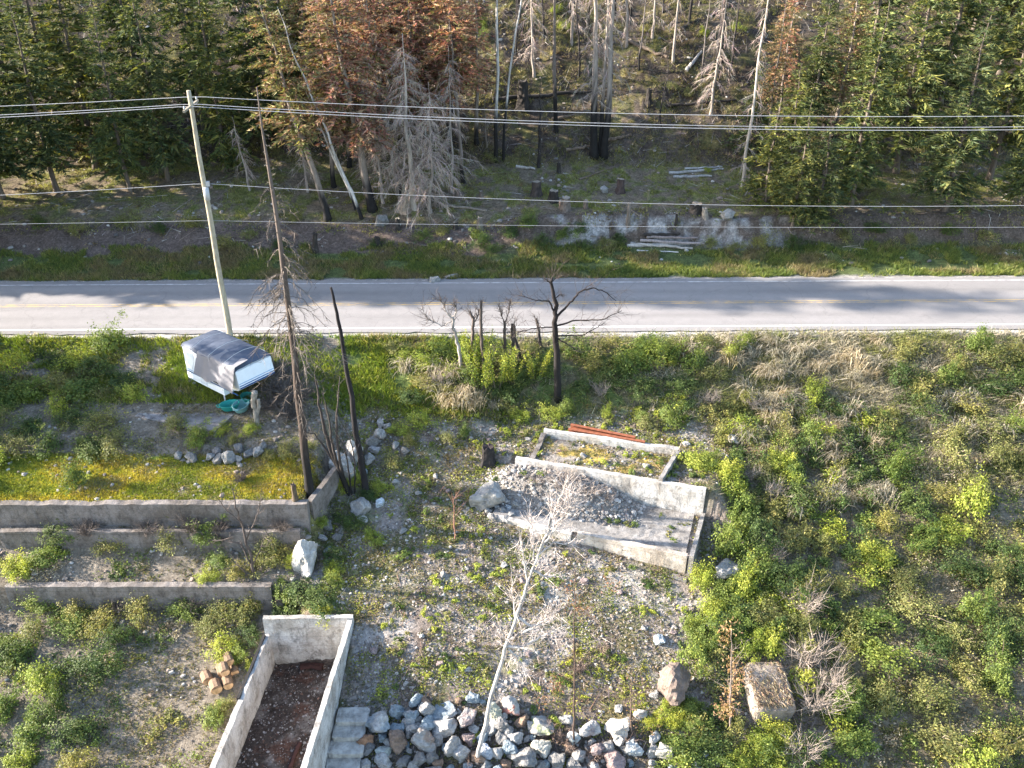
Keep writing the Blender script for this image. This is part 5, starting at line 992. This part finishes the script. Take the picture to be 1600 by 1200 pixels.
shrubs([((11.03, 27.46), 'lime', .8, .7), ((11.78, 27.70), 'lime', .75, .7), ((12.14, 27.08), 'green', .8, .7), ((10.05, 26.71), 'lime', .7, .6), ((7.96, 28.82), 'green', .7, .6), ((7.46, 28.30), 'lime', .6, .5), ((8.28, 28.02), 'green', .7, .5), ((7.08, 28.79), 'lime', .5, .5), ((8.46, 27.25), 'deep', .8, .6), ((7.72, 26.98), 'green', .8, .6), ((8.91, 26.53), 'green', .7, .6), ((6.30, 28.26), 'lime', .5, .4), ((11.28, 26.53), 'lime', .8, .6), ((9.32, 27.36), 'olive', .7, .6), ((6.72, 27.36), 'deep', .5, .4)], 'among the boulders at lower right', 'shrubs among the boulders')
shrubs([((-9.23, 40.73), 'lime', .5, .7), ((-8.50, 41.28), 'lime', .6, .6), ((-7.25, 40.73), 'lime', .5, .4), ((-7.78, 40.18), 'deep', .5, .5), ((-10.02, 38.11), 'lime', .45, .5), ((-11.01, 36.00), 'lime', .5, .6), ((-11.73, 36.42), 'olive', .8, .8), ((-12.57, 36.00), 'olive', .9, .9), ((-14.70, 35.84), 'green', .7, .7), ((-15.03, 35.13), 'lime', .6, .6), ((-13.71, 35.29), 'olive', .7, .7), ((-8.59, 38.47), 'deep', .8, .6), ((-9.14, 36.43), 'deep', .6, .5), ((-7.13, 37.42), 'lime', .6, .5), ((-9.00, 35.49), 'lime', .5, .5), ((-8.85, 34.87), 'green', .5, .4)], 'around the white boulder and terrace walls', 'shrubs by the terraces')
shrubs([((-10.53, 34.66), 'deep', 1.1, .7), ((-9.37, 33.71), 'deep', 1.0, .6), ((-11.18, 34.22), 'deep', .9, .6), ((-11.35, 34.66), 'green', .8, .6), ((-9.12, 33.03), 'lime', .6, .4), ((-14.42, 34.49), 'olive', 1.0, 1.0), ((-13.21, 34.03), 'olive', .9, 1.0), ((-14.78, 33.31), 'olive', .9, .9), ((-13.84, 32.18), 'lime', .8, .7), ((-13.09, 31.99), 'green', .6, .6), ((-12.73, 32.82), 'deep', .7, .7), ((-12.39, 31.33), 'lime', .4, .4), ((-13.58, 28.88), 'green', .7, .6), ((-13.25, 29.34), 'olive', .6, .5)], 'between the bottom retaining wall and the basement', 'shrubs around the basement')
shrubs([((-16.14, 43.04), 'lime', .6, .4), ((-14.48, 43.10), 'lime', .55, .45), ((-15.25, 42.29), 'olive', .45, .5), ((-12.15, 41.61), 'olive', .7, .5), ((-11.14, 41.82), 'olive', .7, .4), ((-13.11, 41.19), 'olive', .5, .4), ((-17.18, 42.29), 'green', .8, .8), ((-18.71, 43.35), 'olive', .9, .9)], 'on the soil below the camper', 'shrubs below the camper')
shrubs([((-6.66, 64.84), 'deep', .7, .6), ((-2.26, 64.09), 'deep', .8, .9), ((-2.62, 65.06), 'green', .6, .7), ((-1.41, 63.43), 'deep', .8, .7), ((0.00, 65.06), 'deep', .9, .7), ((1.19, 65.63), 'green', .8, .6), ((2.13, 64.18), 'deep', .8, .8), ((3.81, 65.01), 'green', .7, .6), ((4.99, 65.08), 'deep', .8, .8), ((5.29, 64.07), 'deep', .7, .6), ((7.12, 64.47), 'olive', .7, .6), ((8.02, 65.08), 'deep', .6, .5), ((14.75, 64.65), 'olive', .8, .7), ((16.54, 64.11), 'olive', .8, .7), ((18.54, 64.68), 'olive', .9, .9), ((20.95, 64.63), 'deep', .9, .8), ((-9.96, 64.49), 'deep', .6, .5), ((-21.19, 64.00), 'olive', .9, .9), ((-19.49, 64.92), 'olive', .8, .8), ((-17.02, 64.23), 'deep', .7, .6)], 'on the far verge below the bank', 'shrubs on the far verge')
g = np.random.default_rng(2150); ex = []
for _ in range(900):
    if len(ex) >= 120: break
    y = g.uniform(26.0, 46.5); x = g.uniform(np.interp(y, [26, 30, 36, 40, 44, 47], [6.5, 9, 11.6, 12.2, 11.5, 9]), .40 * y + 3.6)
    if near(x, y, [(q[0][0], q[0][1], .45) for q in ex], .45) or (abs(x - qx - .1) < 1.6 and abs(y - qy - .6) < 2.1): continue
    ex.append(((x, y), ('green', 'olive', 'deep', 'olive', 'lime', 'deep')[g.integers(0, 6)], g.uniform(.55, 1.0), g.uniform(.5, 1.1)))
tk = MB(); gt = np.random.default_rng(2160)
for k, (xy, kd, w, h) in enumerate(ex):
    cl = {'lime': LIME, 'green': GREEN, 'deep': DEEP, 'olive': OLIVE}[kd]; n = 900; u = gt.normal(size=(40, 3)); u[:, 2] = np.abs(u[:, 2]); u /= np.linalg.norm(u, axis=1)[:, None]; ix = gt.integers(0, 40, n)
    p = u[ix] * gt.uniform(.5, 1, 40)[ix][:, None] + gt.normal(0, .14, (n, 3)); p[:, 2] = np.maximum(p[:, 2], .02); p = p * np.array((w, w, h)) + np.array(gpos(xy))
    v, f = leaves(p, gt.normal(0, .55, (n, 3)) + UP, gt.uniform(.06, .14, n), gt, .6); tk.add(v, f, rep(np.array(cl)[gt.integers(0, 4, 40)][ix] * np.exp(gt.normal(0, .25, (n, 1))), 4))
for _ in range(420):
    y = gt.uniform(25.5, 50.4); side = gt.random() < .68; x = gt.uniform(.40 * y + 2.6, 35) if side else gt.uniform(-33, -.405 * y - 3)
    if not side and (36.3 < y < 41.6 or 34 < y < 35.2 or 43 < y < 49 and x > -22): continue
    cl = (GREEN, DEEP, OLIVE, OLIVE, DRY)[gt.integers(0, 5)]; n = 420; w = gt.uniform(.4, 1.1); u = gt.normal(size=(22, 3)); u[:, 2] = np.abs(u[:, 2]) * .6; ix = gt.integers(0, 22, n)
    p = (u[ix] * .6 + gt.normal(0, .16, (n, 3))) * np.array((w, w, w * .6)); p[:, 2] = np.maximum(p[:, 2], .02); p = p + np.array((x, y, 0)); p[:, 2] += terrain(p[:, 0], p[:, 1])
    v, f = leaves(p, gt.normal(0, .55, (n, 3)) + UP, gt.uniform(.06, .14, n), gt, .6); tk.add(v, f, rep(np.array(cl)[gt.integers(0, 4, 22)][ix] * np.exp(gt.normal(0, .25, (n, 1))), 4))
tag(tk.build('undergrowth', M['leaf']), 'tangled green undergrowth filling the overgrown slopes beside the lots', 'undergrowth', kind='stuff')
# the lots either side go on
def sizew(w, h): return ('low ' if h < .85 else 'tall ' if h > 1.15 else '') + ('narrow ' if w < .9 else 'broad ' if w > 1.1 else '')
def zonew(y, right):
    z = ['near the bottom edge', 'level with the rock pile', 'level with the bottom retaining wall', 'level with the ruined house slab', 'level with the rusty beams', 'halfway up the road bank', 'close under the road edge']
    return z[int(np.searchsorted([28, 32, 36, 40.5, 44.5, 48], y))]
g = np.random.default_rng(2100); ex = []
for _ in range(400):
    if len(ex) >= 60: break
    x = g.uniform(-31, -18.5); y = g.uniform(26, 50.3)
    if 37 < y < 41.5 and g.random() < .7 or 36.4 < y < 38 or 34.2 < y < 35 or abs(x) < .405 * y + 3.2 or near(x, y, [(q[0][0], q[0][1], .7) for q in ex], .6) or (43.5 < y < 49 and x > -21): continue
    ex.append(((x, y), ('green', 'olive', 'lime', 'deep', 'olive')[g.integers(0, 5)], g.uniform(.7, 1.2), g.uniform(.6, 1.3)))
for k, (xy, kd, w, h) in enumerate(ex): plant('shrub', sizew(w, h) + COLW[kd] + ' shrub, left lot, ' + zonew(xy[1], 0), 'shrub', xy, SH[kd][k % len(SH[kd])], (w, w, h), 'shrubs of the overgrown left lot')
ex = []
for _ in range(600):
    if len(ex) >= 95: break
    y = g.uniform(25.5, 50.6); x = g.uniform(.40 * y + 3.6, 34)
    if near(x, y, [(q[0][0], q[0][1], .65) for q in ex], .6): continue
    ex.append(((x, y), ('green', 'olive', 'lime', 'deep', 'olive', 'green')[g.integers(0, 6)], g.uniform(.8, 1.4), g.uniform(.7, 1.5)))
for k, (xy, kd, w, h) in enumerate(ex): plant('shrub', sizew(w, h) + COLW[kd] + ' shrub, far right slope, ' + zonew(xy[1], 1), 'shrub', xy, SH[kd][k % len(SH[kd])], (w, w, h), 'shrubs of the overgrown right slope')
for k, (xy, s, d) in enumerate([((-1.83, 47.48), 1.6, 'tallest upright lime shrub with finger like shoots, left of two'), ((-0.84, 47.77), 1.35, 'shorter upright lime shrub with finger like shoots'), ((1.46, 48.01), 1.15, 'narrow upright lime shrub left of the big burnt tree'), ((0.11, 47.93), 1.25, 'small upright lime shrub behind the finger like pair')]):
    plant('upright_shrub', d, 'shrub', xy, CO[k % 2], s, 'upright shrubs on the road bank')
LM = [((-7.2, 33), 'the corner of the white basement'), ((-2, 29.3), 'the rock pile'), ((-9.6, 35.4), 'the white egg shaped boulder'), ((-7.4, 39.4), 'the slim burnt pole'), ((-1.2, 42), 'the charred stump'), ((-1.6, 39), 'the pale concrete lump'), ((8.5, 35), 'the lower corner of the slab'), ((3.9, 36.7), 'the gap in the front wall'), ((7, 29.5), 'the big brownish boulder'), ((2.4, 31), 'the withered rusty sapling'), ((-3.5, 33.5), 'the open middle of the lot'), ((3, 33.5), 'the leaning pale birch top'), ((6, 45), 'the rusty beams'), ((-5.2, 44), 'the tumbled cairn')]
LM2 = [((12, 50), 'the road edge'), ((19, 50), 'the far end of the road edge'), ((15.5, 46.5), 'the bare shrub in the shaded bank'), ((16.5, 43.5), 'the small white stone'), ((17, 40), 'the upper lime shrubs'), ((27, 46), 'the far right slope'), ((11.5, 45), 'the rusty beams'), ((-2.5, 47), 'the finger like shoots'), ((-5, 48.6), 'the pale lopped sapling'), ((22, 47), 'the right hand bank top')]
def beside(xy, lm): return min(lm, key=lambda q: (q[0][0] - xy[0]) ** 2 + (q[0][1] - xy[1]) ** 2)[1]
# dry grass, bare shrubs
gd = 'tussocks of dry grass on the road bank'; g = np.random.default_rng(2200); k = 0; pts = []
for cx_, cy_, n, sx_, sy_ in ((19, 49.2, 26, 4.5, 1.2), (15.5, 46.3, 14, 3.5, 1.4), (16.5, 43.6, 16, 4, 1.2), (12, 50.2, 6, 4, .5), (27, 46, 12, 4, 2.5), (17, 40, 8, 3, 2), (-2.5, 46.9, 7, 2.2, .8), (-4.8, 48.6, 4, 2, .7)):
    for _ in range(n * 3):
        x = cx_ + g.normal(0, sx_ * .55); y = cy_ + g.normal(0, sy_ * .55)
        if y > 51.0 + .0129 * x or near(x, y, pts[-60:], .22): continue
        pts.append((x, y, .22)); n -= 1; s = g.uniform(.65, 1.15); k += 1
        plant('dry_grass_tussock', ('low ' if s < .8 else 'tall ' if s > 1.0 else 'middling ') + 'pale dry grass tussock nearest ' + beside((x, y), LM2), 'grass', (x, y), DG[k % 4], (s, s, s * .8), gd)
        if n <= 0: break
for k, (xy, s, d) in enumerate([((13.75, 30.69), 1.4, 'tall bare pale shrub at the edge beside the square boulder'), ((13.58, 28.79), 1.3, 'bare pale shrub right below the square boulder edge'), ((12.71, 26.71), 1.2, 'bare pale shrub in the bottom right of the boulders'), ((14.44, 29.75), 1.3, 'bare pale shrub just past the square boulder'), ((13.95, 33.22), 1.2, 'bare pale shrub upslope of the square boulder'), ((14.14, 40.07), .9, 'bare grey shrub amid the green slope'), ((12.81, 41.28), .8, 'bare grey shrub above the lime ones right of the long wall'), ((13.00, 36.11), .9, 'bare grey shrub in the middle of the right hand green'), ((14.04, 46.10), .8, 'bare shrub in the shaded part of the bank'), ((11.66, 46.50), .7, 'bare shrub in the hollow behind the beams'), ((5.23, 47.04), .7, 'bare shrub in shade right of the burnt tree'), ((-4.20, 47.76), .9, 'bare shrub left of the pale lopped sapling'), ((-4.85, 47.23), .7, 'small bare shrub lowest in the thicket')]):
    plant('bare_shrub', d, 'shrub', xy, BA[k % 3], s, 'bare twiggy shrubs')
for k, (xy, s, d) in enumerate([((-13.48, 46.63), 1.7, 'dark brush heap behind the tall dead conifer'), ((-12.37, 45.69), 1.6, 'tangled brush heap right of the tall dead conifer'), ((-13.70, 45.00), 1.4, 'brush heap beside the pale snag'), ((-12.45, 44.17), 1.2, 'low brush heap under the tall dead conifer'), ((-14.11, 39.29), .7, 'small heap of reddish twigs on the mossy terrace'), ((-13.91, 47.87), 1.4, 'brush heap at the end of the camper'), ((-14.57, 36.87), .8, 'dead twiggy bush below the terrace wall')]):
    plant('brush_heap', d, 'brush', xy, BAD[k % 2], (s, s, s * .62), 'heaps of dead brush')
BRN = [bare_parts(2080 + k, (.21, .15, .12), 30, 1.2) for k in range(2)]
for k, (xy, s_, d) in enumerate([((2.40, 27.39), .9, 'brown dead weed tangle at the foot of the rusty sapling'), ((3.65, 26.91), .9, 'brown dead weed tangle over the pinkish flat rocks'), ((1.71, 27.77), .7, 'brown dead weed tangle right of the mossy pale rock'), ((5.23, 27.39), .8, 'brown dead weed tangle by the long grey wedge rock'), ((-1.82, 26.74), .7, 'pale dead weed tangle around the leaning birch foot'), ((3.11, 30.44), .7, 'brown dead weeds in the gravel above the rock pile'), ((4.20, 31.28), .6, 'brown dead weeds halfway between slab and rock pile')]):
    plant('dead_weed', d, 'brush', xy, BRN[k % 2], (s_, s_, s_ * .8), 'dead weeds by the rock pile')
shrubs([((-24.00, 66.01), 'olive', .9, .8), ((-26.32, 65.58), 'deep', .8, .7), ((-29.44, 66.44), 'olive', .9, .8), ((-32.38, 65.18), 'olive', .9, .9), ((-35.59, 66.15), 'deep', .9, .8), ((24.85, 65.17), 'olive', .9, .9), ((27.02, 65.53), 'deep', .9, .8), ((29.52, 64.87), 'olive', .9, .9), ((32.49, 65.41), 'deep', .8, .8), ((35.36, 65.15), 'olive', 1.0, .9), ((-16.51, 66.94), 'olive', .8, .6), ((-5.26, 65.51), 'olive', .7, .5)], 'on the brown face of the far bank', 'shrubs on the far bank face')
for k, (s_, t_, q_, d) in enumerate([(1.4, -1.2, .75, 'pale dead brush on the rubble mound, left clump'), (2.8, -1.3, .85, 'pale dead brush on the rubble mound, middle clump'), (4.2, -1.2, .8, 'pale dead brush on the rubble mound, third clump'), (5.4, -1.1, .55, 'pale dead brush on the rubble mound, low right clump'), (3.5, -.7, .6, 'pale dead brush on the rubble mound, against the long wall')]):
    plant('dead_brush', d, 'brush', f_xy(s_, t_), BA[k % 3], (q_ * 1.3, q_ * 1.2, q_ * .7), 'dead brush on the rubble mound')
for k, (xy, s_, d) in enumerate([((-14.82, 36.97), .7, 'dead twiggy bush against the lower terrace wall, third from its end'), ((-11.75, 36.95), .6, 'dead twiggy bush against the lower terrace wall near its end'), ((-16.30, 36.94), .8, 'dead twiggy bush against the lower terrace wall, middle'), ((-18.44, 36.92), .8, 'dead twiggy bush against the lower terrace wall, farther left'), ((-21.51, 36.91), .8, 'dead twiggy bush against the lower terrace wall, leftmost'), ((-16.02, 34.41), .8, 'dead twiggy bush below the bottom retaining wall'), ((-19.87, 34.49), .9, 'dead twiggy bush below the bottom retaining wall, farther left'), ((-12.71, 37.53), .5, 'dead twigs hanging over the thick grey wall')]):
    plant('dead_bush', d, 'brush', xy, BAD[k % 2], (s_, s_, s_ * .9), 'dead bushes at the terrace walls')
shrubs([((-12.44, 36.84), 'olive', .7, .9), ((-15.55, 36.87), 'green', .8, .9), ((-17.53, 36.83), 'olive', .9, .9), ((-20.62, 36.74), 'olive', .9, .8), ((-23.08, 36.87), 'deep', .8, .8), ((-12.98, 34.57), 'olive', .7, 1.0), ((-16.29, 34.22), 'green', .9, 1.0), ((-18.40, 34.37), 'olive', 1.0, 1.1), ((-21.65, 34.03), 'olive', .9, 1.0), ((-23.71, 34.49), 'green', .9, 1.0)], 'at the foot of the terrace walls', 'shrubs at the foot of the terrace walls')
# weeds big enough to pick out
g = np.random.default_rng(2300); wp = []
while len(wp) < 260:
    x = g.uniform(-9.5, 10.5); y = g.uniform(27.5, 46); fs, ft = f_st(x, y)
    if x < bx_r(min(y, 32.6)) + 1.2 or (fs > -.8 and fs < 10.6 and -4.0 < ft < .3) or y < 29.5 and g.random() < .6 or fbm(x * .4, y * .4, 77) < .42 or near(x, y, wp[-80:], .15): continue
    wp.append((x, y, .15)); k = int(g.choice([0, 0, 1, 2, 3, 4, 2])); s = g.uniform(.16, .36); d = ['lime', 'green', 'olive', 'lime', 'deep green', 'yellow'][k]
    plant('weed', ('tiny ' if s < .23 else 'small ' if s < .3 else 'bushy ') + d + ' weed in gravel nearest ' + beside((x, y), LM), 'plant', (x, y), WEED[k], (s, s, s * .9), 'weeds on the cleared lot')
for k, (s_, t_) in enumerate([(8.2, -.8), (8.9, -1.6), (8.8, -2.1), (9.2, -2.6), (6.1, -2.0), (6.6, -2.05), (7.0, -1.9), (.6, -.9), (1.2, -1.2), (1.6, -.8), (5.6, -2.15), (9.4, -1.2)]):
    xy = f_xy(s_, t_); plant('weed', 'green weed growing on the slab of the ruined house', 'plant', xy, WEED[(1, 4, 2)[k % 3]], (.3, .3, .22), 'weeds on the slab')
for k, (s_, t_) in enumerate([(7.6, 1.9), (8.1, 1.2), (4.2, 2.9), (8.3, .9), (5.2, 2.7), (1.0, 2.6)]):
    xy = f_xy(s_, t_); plant('weed', 'green weed growing inside the gravel filled footings', 'plant', xy, WEED[(1, 4, 2)[k % 3]], (.32, .32, .2), 'weeds in the footings')
gl = [((6.61, 34.79), 'flat green patch'), ((1.27, 34.44), 'olive patch'), ((-5.56, 36.57), 'olive patch'), ((-3.59, 36.43), 'olive patch'), ((4.83, 35.61), 'green patch'), ((2.30, 35.13), 'green patch')]
for k, (xy, d) in enumerate(gl): plant('weed_mat', d + ' of weeds on the lot, number from road side by size', 'plant', xy, WEED[(4, 2, 1)[k % 3]], (.6, .5, .2), 'weed mats on the lot') if False else plant('weed_mat', 'flat ' + d + ' of weeds on the gravel', 'plant', xy, WEED[(4, 2, 1)[k % 3]], (.6, .5, .2), 'weed mats on the lot')
for k, (px, d) in enumerate([((4.08, 92.48), 'lime bush high on the slope, upper of two'), ((4.75, 90.84), 'lime bush high on the slope, lower of two'), ((17.65, 89.64), 'yellow green bush left of the charred snag'), ((-2.97, 90.93), 'green bush high behind the russet fir'), ((-2.53, 89.44), 'second green bush behind the russet fir'), ((20.69, 90.27), 'lime bush right of the charred snag'), ((15.55, 83.48), 'olive bush on the open slope right of the burnt stump'), ((14.13, 83.76), 'olive bush beside the lone burnt stump'), ((12.82, 88.07), 'yellow olive bush under the thin pale trunk'), ((-1.87, 76.35), 'olive bush at the birch feet'), ((16.13, 74.94), 'lime plant by the bleached logs'), ((12.49, 90.79), 'olive bush near the top of the open slope')]):
    plant('bush', d, 'bush', px, SH[('lime', 'lime', 'lime', 'green', 'green', 'lime', 'olive', 'olive', 'olive', 'olive', 'lime', 'olive')[k]][k % 3], (.75, .75, .7) if k != 10 else .4, 'bushes on the slope')
# ------------------------------------------------------------------ what nobody could count
def scatter(n, box_, keep, seed):
    g = np.random.default_rng(seed); x = g.uniform(box_[0], box_[1], n); y = g.uniform(box_[2], box_[3], n); m = keep(x, y, g); x, y = x[m], y[m]; return x, y, terrain(x, y), g
def blades(name, label, n, box_, keep, cols, hgt, wid, seed, lean=.5, per=4):
    x, y, z, g = scatter(n, box_, keep, seed); k = len(x); x = np.repeat(x, per) + g.normal(0, .07, k * per); y = np.repeat(y, per) + g.normal(0, .07, k * per); z = np.repeat(z, per) - .02; m = k * per
    b0 = np.stack([x, y, z], 1); h = hgt * g.uniform(.4, 1.3, m) * (.35 + 1.3 * fbm(x * .8, y * .8, seed % 60)); e = b0 + np.stack([g.normal(0, lean, m) * h, g.normal(0, lean, m) * h, h], 1)
    v, f = strips(b0, e, wid * g.uniform(.6, 1.3, m), g); ci = np.clip(((fbm(x * .45, y * .7, seed % 47) - .25) * 2 * len(cols) + g.normal(0, .9, m)).astype(int), 0, len(cols) - 1)
    o = MB().add(v, f, rep(np.clip(np.array(cols)[ci] * np.exp(g.normal(0, .22, (m, 1))), .01, .8), 3)).build(name, M['grass']); return tag(o, label, 'grass', kind='stuff')
def rd(x, y): return y - road_shift(x) - ROAD_Y
VG = [(.10, .145, .04), (.14, .18, .048), (.21, .23, .065), (.085, .12, .038), (.26, .23, .12), (.18, .15, .09)]
blades('verge_grass', 'green grass along the far side of the road', 52000, (-40, 40, 59.5, 65.5), lambda x, y, g: (rd(x, y) > 4.0 + 1.0 * fbm(x * 1.4, y * 2, 3)) & (rd(x, y) < 10.2 - 3.4 * fbm(x * .4, y * .7, 7)) & (fbm(x * .5, y * .9, 4) > .40), VG, .30, .05, 3001)
blades('bank_grass', 'bright green grass on the near road bank', 26000, (-34, 2, 45.5, 51.6), lambda x, y, g: (rd(x, y) < -4.25 - .35 * fbm(x * 1.5, y, 5)) & (fbm(x * .6, y * .9, 6) > .36) & (g.random(len(x)) < sstep(2, -6, x)), [(.12, .18, .03), (.18, .235, .035), (.25, .275, .045), (.09, .135, .028), (.26, .22, .11)], .28, .05, 3002)
blades('bank_dry_grass', 'pale dry grass on the right hand road bank', 26000, (0, 36, 38, 51.6), lambda x, y, g: (rd(x, y) < -4.2 - .3 * fbm(x * 1.5, y, 5)) & (y > 46 - .3 * np.maximum(0, x - 8)) & (g.random(len(x)) < .25 + .75 * sstep(6, 16, x)), DRY + OLIVE[:2], .42, .035, 3003, .8)
blades('bench_grass', 'mossy grass on the bench among the stumps', 30000, (-40, 40, 65.5, 78), lambda x, y, g: (fbm(x * .9, y * .9, 29) > .50), [(.12, .14, .045), (.20, .21, .055), (.30, .29, .075), (.26, .21, .12), (.16, .12, .08)], .16, .05, 3004)
blades('terrace_moss', 'yellow moss and grass on the upper terrace', 16000, (-28, -10.4, 37.75, 41.4), lambda x, y, g: fbm(x * .9, y * .9, 29) > .28, [(.22, .25, .045), (.34, .33, .05), (.50, .42, .06), (.52, .37, .06), (.30, .24, .12)], .12, .05, 3005)
blades('slope_undergrowth', 'dry stalks and low growth over the wooded slope', 34000, (-44, 44, 76, 99), lambda x, y, g: fbm(x * .6, y * .6, 34) > .40, [(.13, .13, .045), (.20, .17, .08), (.09, .10, .035), (.28, .23, .12), (.14, .10, .07)], .28, .05, 3006, .8)
blades('lot_stalks', 'thin dry stalks and low weeds over the cleared lot', 52000, (-20, 26, 26, 46.5), lambda x, y, g: ((fbm(x * .7, y * .7, 36) > .42) | (x > 11)) & ~((y < 32.8) & (x > bx_l(y) - .2) & (x < bx_r(y) + .2)) & ~((f_st(x, y)[0] > -.5) & (f_st(x, y)[0] < 10.4) & (f_st(x, y)[1] > -3.6) & (f_st(x, y)[1] < .2)), [(.16, .17, .05), (.25, .20, .13), (.17, .13, .085), (.12, .14, .04), (.29, .24, .17)], .12, .045, 3007, 1.0)
def pebbles(name, label, n, box_, keep, cols, smin, smax, seed, sub=0):
    x, y, z, g = scatter(n, box_, keep, seed); k = len(x); d, f = ICO[0]; nv = len(d); s = smin * (smax / smin) ** (g.random(k) ** 2.2)
    rot = g.random(k) * 6.28; sc = np.stack([s * g.uniform(.7, 1.2, k), s * g.uniform(.6, 1.1, k), s * g.uniform(.4, .8, k)], 1); w = d[None] * (1 + g.normal(0, .16, (k, nv, 1)))
    w = w * sc[:, None]; c_, s_ = np.cos(rot)[:, None], np.sin(rot)[:, None]; vx = w[..., 0] * c_ - w[..., 1] * s_; vy = w[..., 0] * s_ + w[..., 1] * c_
    v = np.stack([vx + x[:, None], vy + y[:, None], w[..., 2] + z[:, None] + s[:, None] * .15], -1).reshape(-1, 3); ff = (f[None] + (np.arange(k) * nv)[:, None, None]).reshape(-1, 3)
    o = MB().add(v, ff, rep(np.clip(np.array(cols)[g.integers(0, len(cols), k)] * np.exp(g.normal(0, .2, (k, 1))), .02, .8), nv)).build(name, M['pebble']); return tag(o, label, 'gravel', kind='stuff')
STN = [(.22, .195, .172), (.29, .265, .24), (.165, .14, .12), (.36, .34, .31), (.24, .19, .155), (.14, .125, .115)]
inb = lambda x, y: (y < 32.6) & (x > bx_l(y) + .15) & (x < bx_r(y) - .15)
ons = lambda x, y: (f_st(x, y)[0] > -.3) & (f_st(x, y)[0] < 10.4) & (f_st(x, y)[1] > -3.7) & (f_st(x, y)[1] < -2.3)
inw = lambda x, y: (y < 33) & (x > bx_l(y) - .3) & (x < bx_r(y) + .3)
pebbles('gravel', 'loose gravel and stones over the cleared lot', 30000, (-9.8, 12, 25, 46), lambda x, y, g: (fbm(x * .5, y * .5, 41) > .36) & ~ons(x, y) & ~inw(x, y), STN, .02, .11, 3101)
pebbles('mound_rubble', 'broken grey rubble heaped against the long white wall', 5000, (-2.5, 8, 37, 42.5), lambda x, y, g: (f_st(x, y)[0] > -1.6) & (f_st(x, y)[0] < 7.4) & (f_st(x, y)[1] < -.15) & (f_st(x, y)[1] > -2.6), [(.30, .28, .26), (.22, .205, .19), (.38, .36, .335), (.16, .14, .125)], .03, .17, 3105)
pebbles('basement_rubble', 'dark rubble on the basement floor', 5200, (-13, -7.5, 22, 32.5), lambda x, y, g: inb(x, y), [(.085, .066, .058), (.17, .155, .15), (.06, .048, .042), (.12, .075, .06), (.27, .255, .25)], .02, .075, 3102)
pebbles('slope_stones', 'pale stones strewn over the far slope and bench', 4200, (-40, 40, 62, 98), lambda x, y, g: fbm(x * .5, y * .5, 43) > .5, STN, .05, .24, 3103)
pebbles('terrace_stones', 'stones strewn over the terraced lot', 5000, (-28, -9.6, 25, 50), lambda x, y, g: ~inw(x, y) & (fbm(x * .6, y * .6, 45) > .45), STN, .03, .18, 3104)
def weedcover(name, label, n, box_, keep, pal, seed):
    x, y, z, g = scatter(n, box_, keep, seed); mb = MB()
    for a, b_, c_ in zip(x, y, z):
        m = int(g.integers(14, 60)); w = g.uniform(.08, .34); p = np.stack([g.normal(0, w, m), g.normal(0, w, m), np.abs(g.normal(.04, .05, m))], 1) + np.array((a, b_, 0)); p[:, 2] += terrain(p[:, 0], p[:, 1])
        cl = pal[int(np.clip((fbm(a * .5, b_ * .5, 66) - .25) * 2 * len(pal) + g.normal(0, 1), 0, len(pal) - 1))]; v, f = leaves(p, g.normal(0, .5, (m, 3)) + UP, g.uniform(.05, .13, m), g, .6); mb.add(v, f, rep(np.clip(np.array(cl) * np.exp(g.normal(0, .25, (m, 1))), .01, .8), 4))
    return tag(mb.build(name, M['leaf']), label, 'weeds', kind='stuff')
weedcover('weed_cover', 'low green and olive weeds spread over the cleared lot', 2300, (-9.6, 12, 26.5, 47), lambda x, y, g: ~ons(x, y) & ~inw(x, y) & ~((f_st(x, y)[0] > -.3) & (f_st(x, y)[0] < 9.5) & (f_st(x, y)[1] > -2.4) & (f_st(x, y)[1] < 3.4)) & (fbm(x * .55, y * .55, 68) + .10 * sstep(2, -8, x) + .06 * sstep(36, 44, y) > .50), [(.10, .135, .04), (.155, .185, .05), (.22, .265, .05), (.28, .30, .06), (.20, .165, .09)], 3301)
weedcover('slope_weeds', 'low plants spread over the wooded slope and bench', 1700, (-40, 40, 64, 97), lambda x, y, g: fbm(x * .4, y * .4, 69) > .52, [(.09, .105, .035), (.16, .16, .05), (.24, .23, .07), (.22, .17, .09)], 3302)
def litter(name, label, n, box_, keep, cols, lmin, lmax, w, seed):
    x, y, z, g = scatter(n, box_, keep, seed); k = len(x); a = g.random(k) * 6.28; l = g.uniform(lmin, lmax, k); d = np.stack([np.cos(a), np.sin(a), g.normal(.05, .18, k)], 1); b0 = np.stack([x, y, z + .05], 1)
    e = b0 + d * l[:, None]; e[:, 2] = np.maximum(e[:, 2] - z, 0.02) + 0; e[:, 2] += terrain(e[:, 0], e[:, 1])
    o = MB().add(*strips(b0, e, w * g.uniform(.6, 1.4, k), g), rep(jit((1, 1, 1), k, g, .3) * np.array(cols)[g.integers(0, len(cols), k)], 3)).build(name, M['twig']); return tag(o, label, 'twigs', kind='stuff')
litter('twig_litter', 'fallen twigs and branches over the wooded slope', 9000, (-44, 44, 64, 98), lambda x, y, g: fbm(x * .4, y * .4, 47) > .42, [(.30, .26, .22), (.18, .14, .11), (.10, .08, .07), (.42, .38, .34)], .3, 1.6, .04, 3201)
litter('lot_twigs', 'dead twigs and stems lying on the lot', 5200, (-9, 14, 24.5, 46), lambda x, y, g: (g.random(len(x)) < .35 + .65 * sstep(31, 27, y)) & ~ons(x, y) & ~inw(x, y), [(.34, .28, .24), (.24, .18, .15), (.42, .36, .31), (.26, .15, .11)], .2, .9, .022, 3202)
